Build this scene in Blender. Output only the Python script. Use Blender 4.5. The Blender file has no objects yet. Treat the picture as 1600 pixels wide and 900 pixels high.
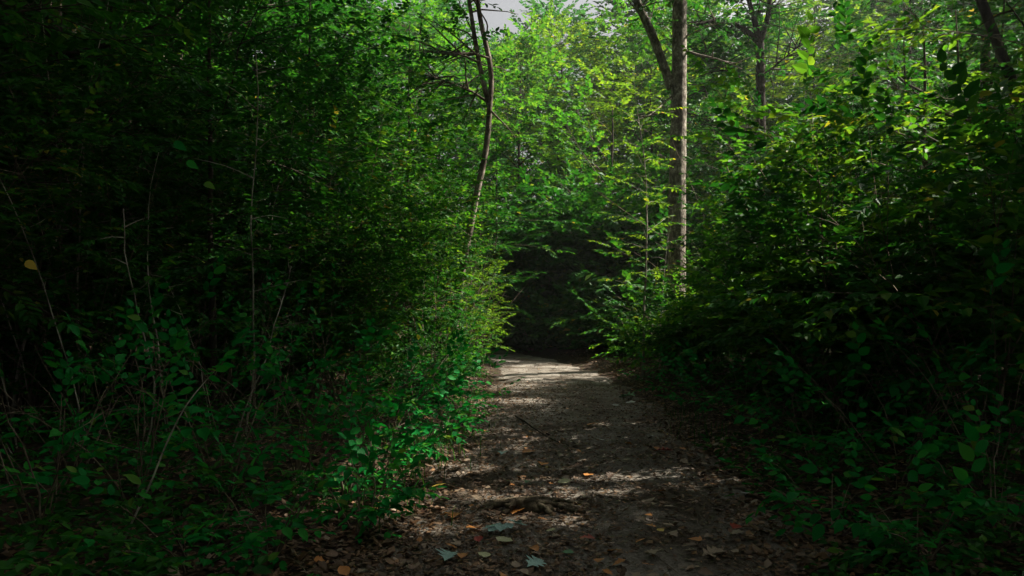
import bpy, math, random
import numpy as np
from mathutils import Matrix, Vector

# ------------------------------------------------------------------ camera
SC = bpy.context.scene
COL = SC.collection
CAM_Z, FPX, HZ = 1.5, 1232.0, 475.0          # eye height, focal length in photo pixels, horizon row
cam = bpy.data.cameras.new('camera')
cam.sensor_width = 36.0
cam.lens = 36.0 * FPX / 1600.0
cam.shift_y = (HZ - 450.0) / 1600.0
cam.clip_start, cam.clip_end = 0.05, 2000.0
camo = bpy.data.objects.new('camera', cam)
camo.location = (0, 0, CAM_Z)
camo.rotation_euler = (math.radians(90), 0, 0)
COL.objects.link(camo)
SC.camera = camo

# ------------------------------------------------------------------ light
SUN_EL, SUN_PHI = math.radians(44), math.radians(17)   # phi: from +X towards +Y
S = np.array([math.cos(SUN_EL) * math.cos(SUN_PHI), math.cos(SUN_EL) * math.sin(SUN_PHI), math.sin(SUN_EL)])
world = bpy.data.worlds.new('World')
SC.world = world
world.use_nodes = True
wn = world.node_tree
wn.nodes.clear()
sky = wn.nodes.new('ShaderNodeTexSky')
sky.sky_type = 'NISHITA'
sky.sun_disc = False
sky.sun_elevation = SUN_EL
sky.sun_rotation = math.pi / 2 - SUN_PHI
sky.dust_density = 10.0
sky.air_density = 1.0
hs = wn.nodes.new('ShaderNodeHueSaturation')
hs.inputs['Saturation'].default_value = 0.22
bg = wn.nodes.new('ShaderNodeBackground')
bg.inputs['Strength'].default_value = 0.06
wo = wn.nodes.new('ShaderNodeOutputWorld')
wn.links.new(sky.outputs[0], hs.inputs['Color'])
wn.links.new(hs.outputs[0], bg.inputs['Color'])
wn.links.new(bg.outputs[0], wo.inputs['Surface'])
sun = bpy.data.lights.new('sun', 'SUN')
sun.energy = 5.0
sun.angle = math.radians(0.6)
sun.color = (1.0, 0.93, 0.82)
suno = bpy.data.objects.new('sun', sun)
suno.rotation_euler = Vector(S).to_track_quat('Z', 'Y').to_euler()
suno.location = tuple(S * 60)
COL.objects.link(suno)
SC.view_settings.view_transform = 'Standard'
SC.view_settings.look = 'None'
SC.view_settings.exposure = 1.6
SC.view_settings.gamma = 1.0
SC.cycles.use_denoising = True
SC.cycles.max_bounces = 6
SC.cycles.volume_bounces = 0
SC.cycles.diffuse_bounces = 4
SC.cycles.transmission_bounces = 4
SC.cycles.glossy_bounces = 2
SC.cycles.sample_clamp_indirect = 4.0
SC.cycles.use_adaptive_sampling = True
SC.cycles.adaptive_threshold = 0.01

rng = np.random.default_rng(7)
UP = np.array([0.0, 0.0, 1.0])


def W(px, py, Y):
    """world point seen at photo pixel (px, py) at depth Y"""
    return np.array([(px - 800) / FPX * Y, Y, CAM_Z + (HZ - py) / FPX * Y])


def nrm(v):
    v = np.asarray(v, float)
    return v / np.maximum(np.linalg.norm(v, axis=-1, keepdims=True), 1e-9)


# ------------------------------------------------------------------ numpy value noise
_tab = np.random.default_rng(3).random((256, 256))


def vnoise(x, y):
    x = np.asarray(x, float); y = np.asarray(y, float)
    xi = np.floor(x).astype(int); yi = np.floor(y).astype(int)
    fx = x - xi; fy = y - yi
    fx = fx * fx * (3 - 2 * fx); fy = fy * fy * (3 - 2 * fy)
    a = _tab[xi & 255, yi & 255]; b = _tab[(xi + 1) & 255, yi & 255]
    c = _tab[xi & 255, (yi + 1) & 255]; d = _tab[(xi + 1) & 255, (yi + 1) & 255]
    return (a * (1 - fx) + b * fx) * (1 - fy) + (c * (1 - fx) + d * fx) * fy


def fbm(x, y, o=4):
    t = 0; amp = 0.5; f = 1.0
    for k in range(o):
        t = t + amp * (vnoise(np.asarray(x) * f + 17.3 * k, np.asarray(y) * f + 9.1 * k) - 0.5)
        amp *= 0.5; f *= 2.03
    return t


def sstep(a, b, x):
    t = np.clip((np.asarray(x, float) - a) / (b - a), 0, 1)
    return t * t * (3 - 2 * t)


_py = np.array([-8, 0, 4.3, 8.2, 12, 16, 20, 23, 26, 29, 33, 38, 45, 60.0])
_px = np.array([0.3, 0.35, 0.42, 0.62, 0.80, 0.86, 0.45, -0.2, -1.3, -3.0, -5.6, -9.5, -15, -27.0])


def path_x(y):
    return np.interp(y, _py, _px)


def path_w(y):
    return 1.0 - 0.42 * np.clip((np.asarray(y, float) - 12) / 9, 0, 1)


def gh(x, y):
    """height of the ground"""
    x = np.asarray(x, float); y = np.asarray(y, float)
    d = np.abs(x - path_x(y)) / path_w(y)
    bank = 0.16 * sstep(1.2, 3.0, d) + 0.03 * np.maximum(d - 3, 0) ** 0.8
    h = bank + fbm(x * 0.45, y * 0.45, 3) * (0.10 + 0.35 * sstep(1.5, 5, d))
    h = h + fbm(x * 2.6, y * 2.6, 3) * 0.05
    return h


def ground_pt(x, y):
    return np.array([x, y, float(gh(x, y))])


# ------------------------------------------------------------------ materials
def new_mat(name):
    m = bpy.data.materials.new(name)
    m.use_nodes = True
    m.node_tree.nodes.clear()
    return m, m.node_tree.nodes, m.node_tree.links


def ramp(n, stops):
    r = n.new('ShaderNodeValToRGB')
    while len(r.color_ramp.elements) < len(stops):
        r.color_ramp.elements.new(0.5)
    for e, (p, c) in zip(r.color_ramp.elements, stops):
        e.position = p
        e.color = (*c, 1)
    return r


def leaf_mat(name, stops, trans=0.42, rough=0.55, spec=0.15, tgain=(1.5, 1.35, 0.7), obj_random=False):
    m, n, l = new_mat(name)
    r = ramp(n, stops)
    if obj_random:
        a = n.new('ShaderNodeObjectInfo')
        l.new(a.outputs['Random'], r.inputs[0])
    else:
        a = n.new('ShaderNodeAttribute'); a.attribute_name = 'tint'
        oi = n.new('ShaderNodeObjectInfo')
        ma = n.new('ShaderNodeMath'); ma.operation = 'MULTIPLY_ADD'; ma.inputs[1].default_value = 0.36; ma.use_clamp = True
        sb = n.new('ShaderNodeMath'); sb.operation = 'SUBTRACT'; sb.inputs[1].default_value = 0.15
        l.new(oi.outputs['Random'], ma.inputs[0]); l.new(a.outputs['Fac'], sb.inputs[0]); l.new(sb.outputs[0], ma.inputs[2])
        l.new(ma.outputs[0], r.inputs[0])
    p = n.new('ShaderNodeBsdfPrincipled')
    p.inputs['Roughness'].default_value = rough
    p.inputs['Specular IOR Level'].default_value = spec
    mul = n.new('ShaderNodeMix'); mul.data_type = 'RGBA'; mul.blend_type = 'MULTIPLY'
    mul.inputs[0].default_value = 1.0
    mul.inputs[7].default_value = (*tgain, 1)
    t = n.new('ShaderNodeBsdfTranslucent')
    mx = n.new('ShaderNodeMixShader'); mx.inputs[0].default_value = trans
    o = n.new('ShaderNodeOutputMaterial')
    l.new(r.outputs[0], p.inputs['Base Color'])
    l.new(r.outputs[0], mul.inputs[6])
    l.new(mul.outputs[2], t.inputs['Color'])
    l.new(p.outputs[0], mx.inputs[1]); l.new(t.outputs[0], mx.inputs[2])
    l.new(mx.outputs[0], o.inputs['Surface'])
    return m


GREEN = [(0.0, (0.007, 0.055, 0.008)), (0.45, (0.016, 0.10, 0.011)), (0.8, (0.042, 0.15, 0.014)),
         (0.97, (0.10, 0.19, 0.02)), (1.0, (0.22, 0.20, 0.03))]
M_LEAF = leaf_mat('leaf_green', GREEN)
M_LEAF_HAZY = leaf_mat('leaf_hazy_green', [(0.0, (0.012, 0.07, 0.02)), (0.5, (0.03, 0.13, 0.032)), (1.0, (0.07, 0.18, 0.035))],
                       tgain=(1.3, 1.3, 0.8))  # cool tint puts distant haze into the leaf colour
M_LEAF_LIT = leaf_mat('leaf_lit_green', [(0.0, (0.014, 0.085, 0.012)), (0.5, (0.04, 0.15, 0.018)), (1.0, (0.10, 0.20, 0.025))], trans=0.52, tgain=(2.1, 1.7, 0.6))  # raised leaf colour and translucency stand in for stronger sunlight
M_LEAF_SUNLIT = leaf_mat('leaf_sunlit_yellow_green', [(0.0, (0.03, 0.10, 0.015)), (0.5, (0.06, 0.15, 0.02)), (0.9, (0.11, 0.20, 0.025)),
                                            (1.0, (0.24, 0.22, 0.03))], trans=0.55, tgain=(2.2, 1.75, 0.55))  # sunlit look put into the leaf colour: lighter, yellower, more translucent
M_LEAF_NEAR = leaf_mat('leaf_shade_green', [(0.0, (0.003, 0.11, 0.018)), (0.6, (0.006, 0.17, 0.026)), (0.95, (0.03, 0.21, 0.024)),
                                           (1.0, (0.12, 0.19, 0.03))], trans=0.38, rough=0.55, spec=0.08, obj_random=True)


def bark_mat(name, c0, c1, c2, scale=9.0, bump=0.6, zs=0.25):
    m, n, l = new_mat(name)
    tc = n.new('ShaderNodeTexCoord')
    mp = n.new('ShaderNodeMapping'); mp.inputs['Scale'].default_value = (1, 1, zs)
    nz = n.new('ShaderNodeTexNoise'); nz.inputs['Scale'].default_value = scale; nz.inputs['Detail'].default_value = 9
    nz.inputs['Roughness'].default_value = 0.7
    n2 = n.new('ShaderNodeTexNoise'); n2.inputs['Scale'].default_value = 3.4; n2.inputs['Detail'].default_value = 7; n2.inputs['Roughness'].default_value = 0.65
    r = ramp(n, [(0.3, c0), (0.52, c1), (0.72, c2)])
    r2 = ramp(n, [(0.42, (0.4, 0.38, 0.34)), (0.58, (1.25, 1.25, 1.2))])
    mx = n.new('ShaderNodeMix'); mx.data_type = 'RGBA'; mx.blend_type = 'MULTIPLY'; mx.inputs[0].default_value = 0.8
    b = n.new('ShaderNodeBump'); b.inputs['Strength'].default_value = bump; b.inputs['Distance'].default_value = 0.02
    p = n.new('ShaderNodeBsdfPrincipled'); p.inputs['Roughness'].default_value = 0.9
    p.inputs['Specular IOR Level'].default_value = 0.15
    o = n.new('ShaderNodeOutputMaterial')
    l.new(tc.outputs['Object'], mp.inputs[0]); l.new(mp.outputs[0], nz.inputs['Vector']); l.new(tc.outputs['Object'], n2.inputs['Vector'])
    l.new(nz.outputs['Fac'], r.inputs[0]); l.new(n2.outputs['Fac'], r2.inputs[0])
    l.new(r.outputs[0], mx.inputs[6]); l.new(r2.outputs[0], mx.inputs[7])
    l.new(mx.outputs[2], p.inputs['Base Color']); l.new(nz.outputs['Fac'], b.inputs['Height'])
    l.new(b.outputs[0], p.inputs['Normal']); l.new(p.outputs[0], o.inputs['Surface'])
    return m


M_BARK = bark_mat('bark_grey_brown', (0.03, 0.024, 0.018), (0.21, 0.18, 0.145), (0.68, 0.63, 0.54), scale=16, bump=0.8, zs=0.55)
M_BARK_PALE = bark_mat('bark_pale', (0.10, 0.09, 0.075), (0.27, 0.25, 0.21), (0.46, 0.43, 0.38), scale=10, bump=0.4)
M_BARK_MOTTLED = bark_mat('bark_mottled', (0.035, 0.028, 0.02), (0.16, 0.13, 0.10), (0.50, 0.45, 0.38), scale=11, bump=0.5, zs=0.5)
M_BARK_DARK = bark_mat('bark_dark', (0.015, 0.012, 0.01), (0.05, 0.04, 0.03), (0.11, 0.09, 0.065), scale=12)
M_TWIG = bark_mat('twig_bark', (0.06, 0.05, 0.035), (0.14, 0.11, 0.08), (0.24, 0.2, 0.15), scale=30, bump=0.2)


def ground_mat():
    m, n, l = new_mat('forest_floor')
    tc = n.new('ShaderNodeTexCoord')
    nz = n.new('ShaderNodeTexNoise'); nz.inputs['Scale'].default_value = 7; nz.inputs['Detail'].default_value = 10
    nz.inputs['Roughness'].default_value = 0.75
    v = n.new('ShaderNodeTexVoronoi'); v.inputs['Scale'].default_value = 22
    r = ramp(n, [(0.3, (0.015, 0.011, 0.007)), (0.5, (0.05, 0.036, 0.022)), (0.68, (0.10, 0.07, 0.04))])
    mx = n.new('ShaderNodeMix'); mx.data_type = 'RGBA'; mx.blend_type = 'MULTIPLY'; mx.inputs[0].default_value = 0.5
    b = n.new('ShaderNodeBump'); b.inputs['Strength'].default_value = 0.8; b.inputs['Distance'].default_value = 0.03
    p = n.new('ShaderNodeBsdfPrincipled'); p.inputs['Roughness'].default_value = 0.95
    p.inputs['Specular IOR Level'].default_value = 0.1
    o = n.new('ShaderNodeOutputMaterial')
    l.new(tc.outputs['Object'], nz.inputs['Vector']); l.new(tc.outputs['Object'], v.inputs['Vector'])
    l.new(nz.outputs['Fac'], r.inputs[0]); l.new(r.outputs[0], mx.inputs[6]); l.new(v.outputs['Color'], mx.inputs[7])
    l.new(mx.outputs[2], p.inputs['Base Color']); l.new(nz.outputs['Fac'], b.inputs['Height'])
    l.new(b.outputs[0], p.inputs['Normal']); l.new(p.outputs[0], o.inputs['Surface'])
    return m


def path_mat():
    m, n, l = new_mat('trodden_earth')
    tc = n.new('ShaderNodeTexCoord')
    n1 = n.new('ShaderNodeTexNoise'); n1.inputs['Scale'].default_value = 1.3; n1.inputs['Detail'].default_value = 6
    n2 = n.new('ShaderNodeTexNoise'); n2.inputs['Scale'].default_value = 28; n2.inputs['Detail'].default_value = 8
    n2.inputs['Roughness'].default_value = 0.8
    v = n.new('ShaderNodeTexVoronoi'); v.inputs['Scale'].default_value = 60
    r = ramp(n, [(0.35, (0.10, 0.076, 0.052)), (0.62, (0.30, 0.27, 0.225))])
    r2 = ramp(n, [(0.32, (0.25, 0.22, 0.2)), (0.5, (0.85, 0.85, 0.85)), (0.7, (1.2, 1.18, 1.15))])
    mx = n.new('ShaderNodeMix'); mx.data_type = 'RGBA'; mx.blend_type = 'MULTIPLY'; mx.inputs[0].default_value = 0.85
    ad = n.new('ShaderNodeMath'); ad.operation = 'MULTIPLY_ADD'; ad.inputs[1].default_value = -0.35
    b = n.new('ShaderNodeBump'); b.inputs['Strength'].default_value = 1.0; b.inputs['Distance'].default_value = 0.035
    p = n.new('ShaderNodeBsdfPrincipled'); p.inputs['Roughness'].default_value = 0.9
    p.inputs['Specular IOR Level'].default_value = 0.2
    o = n.new('ShaderNodeOutputMaterial')
    for t in (n1, n2, v):
        l.new(tc.outputs['Object'], t.inputs['Vector'])
    l.new(n1.outputs['Fac'], r.inputs[0]); l.new(n2.outputs['Fac'], r2.inputs[0])
    l.new(r.outputs[0], mx.inputs[6]); l.new(r2.outputs[0], mx.inputs[7])
    l.new(mx.outputs[2], p.inputs['Base Color'])
    l.new(v.outputs['Distance'], ad.inputs[0]); l.new(n2.outputs['Fac'], ad.inputs[2])
    l.new(ad.outputs[0], b.inputs['Height']); l.new(b.outputs[0], p.inputs['Normal'])
    l.new(p.outputs[0], o.inputs['Surface'])
    return m


def dead_mat(name, c, trans=0.15):
    m, n, l = new_mat(name)
    tc = n.new('ShaderNodeTexCoord')
    nz = n.new('ShaderNodeTexNoise'); nz.inputs['Scale'].default_value = 30; nz.inputs['Detail'].default_value = 5
    r = ramp(n, [(0.3, tuple(0.45 * k for k in c)), (0.6, c)])
    p = n.new('ShaderNodeBsdfPrincipled'); p.inputs['Roughness'].default_value = 0.6
    t = n.new('ShaderNodeBsdfTranslucent'); mx = n.new('ShaderNodeMixShader'); mx.inputs[0].default_value = trans
    o = n.new('ShaderNodeOutputMaterial')
    l.new(tc.outputs['Object'], nz.inputs['Vector']); l.new(nz.outputs['Fac'], r.inputs[0])
    l.new(r.outputs[0], p.inputs['Base Color']); l.new(r.outputs[0], t.inputs['Color'])
    l.new(p.outputs[0], mx.inputs[1]); l.new(t.outputs[0], mx.inputs[2]); l.new(mx.outputs[0], o.inputs['Surface'])
    return m


M_GROUND, M_PATH = ground_mat(), path_mat()
M_LITTER = leaf_mat('dead_leaf_litter', [(0.0, (0.035, 0.022, 0.012)), (0.35, (0.10, 0.06, 0.032)), (0.6, (0.17, 0.10, 0.05)),
                                         (0.8, (0.24, 0.19, 0.14)), (0.93, (0.28, 0.12, 0.03)), (1.0, (0.4, 0.32, 0.08))],
                    trans=0.12, rough=0.6, spec=0.25, tgain=(1.2, 1, 0.8))
FALLEN = {'brown': dead_mat('fallen_brown', (0.17, 0.10, 0.055)), 'tan': dead_mat('fallen_tan', (0.30, 0.22, 0.14)),
          'orange': dead_mat('fallen_orange', (0.48, 0.19, 0.035)), 'red': dead_mat('fallen_red', (0.35, 0.04, 0.02)),
          'yellow': dead_mat('fallen_yellow', (0.62, 0.45, 0.07)), 'pale': dead_mat('fallen_pale', (0.5, 0.5, 0.27)),
          'grey_green': dead_mat('fallen_grey_green', (0.28, 0.46, 0.40)), 'green': dead_mat('fallen_green', (0.06, 0.2, 0.07)),
          'white': dead_mat('fallen_white', (0.5, 0.5, 0.46))}

# ------------------------------------------------------------------ object helpers
NTHING = {}


def tag(o, label=None, cat=None, group=None, kind=None):
    if label: o['label'] = label
    if cat: o['category'] = cat
    if group: o['group'] = group
    if kind: o['kind'] = kind
    return o


def empty(name, loc):
    o = bpy.data.objects.new(name, None)
    o.location = tuple(loc)
    o.empty_display_size = 0.3
    COL.objects.link(o)
    return o


def link(name, me, parent=None, loc=(0, 0, 0)):
    o = bpy.data.objects.new(name, me)
    o.location = tuple(loc)
    if parent is not None:
        o.parent = parent
    COL.objects.link(o)
    return o


def mesh_arr(name, V, F, mat, tint=None, smooth=False):
    """V (n,3); F (m,k) array of equal sized faces"""
    me = bpy.data.meshes.new(name)
    V = np.ascontiguousarray(V, dtype=np.float32); F = np.ascontiguousarray(F, dtype=np.int32)
    me.vertices.add(len(V)); me.vertices.foreach_set('co', V.ravel())
    me.loops.add(F.size); me.loops.foreach_set('vertex_index', F.ravel())
    me.polygons.add(len(F)); me.polygons.foreach_set('loop_start', np.arange(len(F), dtype=np.int32) * F.shape[1])
    if smooth:
        me.polygons.foreach_set('use_smooth', np.ones(len(F), bool))
    else:
        me.polygons.foreach_set('use_smooth', np.zeros(len(F), bool))
    if tint is not None:
        a = me.attributes.new('tint', 'FLOAT', 'FACE')
        a.data.foreach_set('value', np.ascontiguousarray(tint, dtype=np.float32))
    me.materials.append(mat)
    me.update(calc_edges=True)
    return me


def tubes(polys, n=6):
    """polys: list of (pts(k,3), radii(k)); returns V, F quads"""
    Vs, Fs, off = [], [], 0
    ang = np.arange(n) * 2 * math.pi / n
    ca, sa = np.cos(ang), np.sin(ang)
    for pts, rad in polys:
        pts = np.asarray(pts, float); rad = np.asarray(rad, float)
        k = len(pts)
        d = nrm(np.gradient(pts, axis=0))
        ref = np.array([1.0, 0.3, 0.1]) if abs(d[0] @ UP) > 0.6 else UP
        a = nrm(np.cross(d, ref)); b = np.cross(d, a)
        ring = pts[:, None, :] + rad[:, None, None] * (ca[None, :, None] * a[:, None, :] + sa[None, :, None] * b[:, None, :])
        Vs.append(ring.reshape(-1, 3))
        i = np.arange(k - 1)[:, None] * n; j = np.arange(n)[None, :]; j2 = (j + 1) % n
        Fs.append(np.stack([i + j, i + j2, i + n + j2, i + n + j], -1).reshape(-1, 4) + off)
        off += k * n
    return np.concatenate(Vs), np.concatenate(Fs)


# leaf shapes: (verts, faces)
LEAF_FAR = (np.array([(0, 0, 0), (.45, -.31, .07), (1, 0, -.06), (.45, .31, .07)]), np.array([(0, 1, 2), (0, 2, 3)]))
LEAF_MID = (np.array([(0, 0, 0), (.25, -.27, .07), (.62, -.24, .04), (1, 0, -.12), (.62, .24, .04), (.25, .27, .07)]),
            np.array([(0, 1, 2, 3), (0, 3, 4, 5)]))
LEAF_NARROW = (np.array([(0, 0, 0), (.25, -.17, .05), (.62, -.15, .03), (1, 0, -.1), (.62, .15, .03), (.25, .17, .05)]),
               np.array([(0, 1, 2, 3), (0, 3, 4, 5)]))


def spray_templates(n_leaf, length, ls, nvar=6, opposite=False, seed=1, ang=58, flat=0.25):
    r = np.random.default_rng(seed)
    out = []
    for v in range(nvar):
        t = np.linspace(0.12, 1.0, n_leaf)
        if opposite:
            t = np.repeat(np.linspace(0.12, 0.95, n_leaf // 2), 2); t = np.append(t, 1.0)[:n_leaf]
        side = np.where(np.arange(n_leaf) % 2 == 0, 1.0, -1.0)
        bend = r.normal(0, 0.12)
        O = np.stack([t * length, bend * length * t * t, -0.16 * length * t * t], -1)
        a = np.radians(ang + r.normal(0, 12, n_leaf)) * (1 - 0.35 * t)
        a[-1] = r.normal(0, 0.15)
        D = np.stack([np.cos(a), side * np.sin(a), r.normal(-0.22, flat, n_leaf)], -1)
        N = np.stack([r.normal(0, flat, n_leaf), r.normal(0, flat, n_leaf) + side * 0.1, np.ones(n_leaf)], -1)
        D = nrm(D); N = nrm(N - (N * D).sum(-1, keepdims=True) * D)
        L = ls * (0.68 + 0.4 * np.sin(math.pi * (0.15 + 0.75 * t))) * r.uniform(0.8, 1.15, n_leaf)
        out.append((O, D, N, L))
    return tuple(np.stack([o[i] for o in out]) for i in range(4))


T_FAR = spray_templates(11, 0.62, 0.17, seed=2)
T_MID = spray_templates(11, 0.46, 0.115, seed=3)
T_NEAR = spray_templates(9, 0.40, 0.105, seed=4, flat=0.2)
T_FINE = spray_templates(13, 0.40, 0.075, seed=5)
T_PINN = spray_templates(15, 0.48, 0.115, opposite=True, seed=6, ang=66, flat=0.12)


def frames(P, D, U, Sc, T, r):
    """expand sprays into leaf frames"""
    k = r.integers(0, T[0].shape[0], len(P))
    Z = nrm(U - (U * D).sum(-1, keepdims=True) * D)
    Yv = np.cross(Z, D)
    R = np.stack([D, Yv, Z], -1)                       # columns = axes
    O = np.einsum('nij,nkj->nki', R, T[0][k]) * Sc[:, None, None] + P[:, None, :]
    Dl = np.einsum('nij,nkj->nki', R, T[1][k]); Nl = np.einsum('nij,nkj->nki', R, T[2][k])
    L = T[3][k] * Sc[:, None]
    return O.reshape(-1, 3), Dl.reshape(-1, 3), Nl.reshape(-1, 3), L.reshape(-1)


def leaf_mesh(name, sprays, T, shape, mat, seed, origin, bias=0.0):
    P, D, U, Sc = sprays
    r = np.random.default_rng(seed)
    if len(P) == 0:
        P = np.array([[0, 0, -50.0]]); D = np.array([[1.0, 0, 0]]); U = np.array([[0, 0, 1.0]]); Sc = np.array([0.01])
    O, Dl, Nl, L = frames(P, D, U, Sc, T, r)
    keep = r.random(len(O)) > 0.06
    O, Dl, Nl, L = O[keep], Dl[keep], Nl[keep], L[keep]
    B = np.cross(Nl, Dl)
    sv, sf = shape
    wv = r.uniform(0.85, 1.15, len(O))[:, None, None]
    V = (O - origin)[:, None, :] + L[:, None, None] * (sv[None, :, 0:1] * Dl[:, None, :] + wv * sv[None, :, 1:2] * B[:, None, :] + sv[None, :, 2:3] * Nl[:, None, :])
    nl = len(O)
    F = (sf[None] + (np.arange(nl) * len(sv))[:, None, None]).reshape(-1, sf.shape[1])
    tint = np.clip(np.repeat(np.clip(r.beta(2, 2.6, nl) + bias, 0, 1), len(sf)), 0, 1)
    return mesh_arr(name, V.reshape(-1, 3), F, mat, tint)


# ------------------------------------------------------------------ where the canopy lets the sun in
BEAMS = []


def beam(p, r):
    BEAMS.append((np.asarray(p, float), r))


def sunlit_cull(P, soft=0.45):
    """False for foliage standing in a gap of the canopy"""
    keep = np.ones(len(P), bool)
    n = fbm(P[:, 0] * 0.9 + P[:, 2] * 0.4, P[:, 1] * 0.9 - P[:, 2] * 0.5, 3) * 1.4
    for p, r in BEAMS:
        v = P - p
        t = v @ S
        perp = np.linalg.norm(v - t[:, None] * S, axis=-1)
        keep &= ~((t > 0.9 + r * 0.9) & (perp < (r + 0.12 + 0.32 * np.clip(t / 6, 0, 1)) * (1 + soft * n)))
    return keep


def gap_cull(P):
    """keep the way itself clear, and the opening in the crowns above it"""
    x, y, z = P[:, 0], P[:, 1], P[:, 2]
    n = fbm(x * 1.1 + z, y * 1.1, 3)
    dx = x - path_x(y)
    way = (np.abs(dx) < (1.25 + 0.9 * n + 0.05 * z) * path_w(y)) & (z < 5.0) & (y < 21) & (y > -3)
    glade = (y > 1.5) & (y < 16.8) & (x > path_x(y)) & (x < 0.2 * y + 0.55 + 0.5 * n) & (z > 0.9 + 0.15 * np.maximum(0, y - 8.5)) & (z < 7.5)
    sl = (z - CAM_Z) / np.maximum(y, 0.5); az = x / np.maximum(y, 0.5)
    hole = (y > 4) & (sl > 0.335 + 0.10 * n) & (sl < 0.46) & (az > -0.045 + 0.06 * n) & (az < 0.030 + 0.06 * n)
    return ~(way | glade | hole)


def prune(sprays):
    P = sprays[0]
    if len(P) == 0:
        return sprays
    k = sunlit_cull(P) & gap_cull(P)
    return tuple(a[k] for a in sprays)


# lit places (the gaps in the canopy that let the sun reach them)
for (px, py, Y, r) in [(815, 560, 20.5, 0.7), (850, 572, 18.6, 0.8), (880, 585, 16.8, 0.55), (815, 583, 17.0, 0.6), (850, 590, 16.2, .35), (940, 590, 16.2, 0.22),
                       (745, 560, 14.5, 0.55), (700, 520, 13.5, 0.5), (770, 500, 15, 0.5), (760, 600, 14, 0.4), (790, 605, 14.2, 0.3),
                       (760, 632, 11.8, 0.3), (735, 450, 14.5, 0.4),
                       (745, 310, 14, 0.45), 
                       (1062, 100, 17.6, 0.5), (1062, 180, 17.6, 0.5), (1062, 250, 17.6, 0.5), (1062, 310, 17.6, 0.35), (1062, 380, 17.6, 0.4), (1062, 440, 17.6, 0.25),
                       (1000, 200, 15.5, 0.4), (1000, 300, 15.5, 0.3), (1008, 470, 15.5, 0.35), (1095, 400, 16, 0.5), (1110, 340, 16, 0.45),
                       (1220, 190, 10.5, 0.7), (1290, 130, 10.5, 0.8), (1240, 260, 11, 0.65), (1330, 210, 10, 0.65), (1400, 110, 9.5, 0.65), (1180, 330, 12, 0.6), (1440, 190, 9, 0.5), (1530, 140, 7.6, .5), (1420, 140, 7.2, .75), (1340, 110, 7.4, .7), (1450, 240, 7.0, .35), (1400, 50, 7.2, .8), (1500, 190, 7, .5), (1270, 120, 8.6, .6), (1300, 70, 9, 0.5), (1470, 90, 8, .9), (1250, 300, 10, .7), (1400, 230, 9, .5), (1500, 60, 8, .6),  (1350, 40, 10, 0.6), (1300, 150, 10, 1.2), (1190, 250, 12, 0.9), (1420, 120, 9, .8), (1230, 40, 13, 1.0),
                       (1510, 90, 8, 0.35), (1250, 60, 13, 0.7), (1150, 200, 20, 1.0), (1120, 90, 20, 1.0),
                       (595, 70, 10, 0.35), (605, 140, 10, 0.4), (600, 270, 11, 0.3), (650, 200, 12, 0.5), (680, 330, 13, 0.35),
                       (30, 60, 9, 0.3), (300, 390, 14, 0.25), (440, 390, 13, 0.2), (150, 440, 12, 0.15), (520, 430, 13, 0.2),
                       (930, 180, 24, 1.6), (880, 260, 26, 1.5), (980, 100, 24, 1.5), (850, 140, 28, 1.8), (1040, 200, 25, 1.2), (830, 330, 24, 0.9)]:
    beam(W(px, py, Y), r)

# ------------------------------------------------------------------ growth


def wander(r, p0, d0, L, k, curl=0.12, up=0.0):
    pts = [np.array(p0, float)]; d = nrm(d0)
    for i in range(k):
        d = nrm(d + r.normal(0, curl, 3) + np.array([0, 0, up / k]))
        pts.append(pts[-1] + d * L / k)
    return np.array(pts)


def sprays_on(r, pts, step, scale, start=0.15, spread=0.9, droop=-0.1, usig=0.22):
    seg = np.linalg.norm(np.diff(pts, axis=0), axis=-1)
    cum = np.concatenate([[0], np.cumsum(seg)]); L = cum[-1]
    m = max(2, int(L * (1 - start) / step))
    t = np.linspace(start, 1.0, m) * L
    P = np.stack([np.interp(t, cum, pts[:, i]) for i in range(3)], -1)
    d = nrm(pts[-1] - pts[0])
    side = np.where(np.arange(m) % 2 == 0, 1.0, -1.0) * r.uniform(0.6, 1.2, m) * spread
    lat = nrm(np.cross(d, UP) if abs(d[2]) < 0.95 else np.array([1.0, 0, 0]))
    D = d[None] * r.uniform(0.5, 1.1, m)[:, None] + lat[None] * side[:, None] + np.stack([r.normal(0, .25, m), r.normal(0, .25, m), droop + r.normal(0, .18, m)], -1)
    D[-1] = d
    D = nrm(D)
    U = nrm(np.stack([r.normal(0, usig, m), r.normal(0, usig, m), np.ones(m)], -1))
    return P, D, U, scale * r.uniform(0.75, 1.2, m)


def cat(parts):
    parts = [p for p in parts if len(p[0])]
    if not parts:
        z = np.zeros((0, 3)); return z, z, z, np.zeros(0)
    return tuple(np.concatenate([p[i] for p in parts]) for i in range(4))


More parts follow.
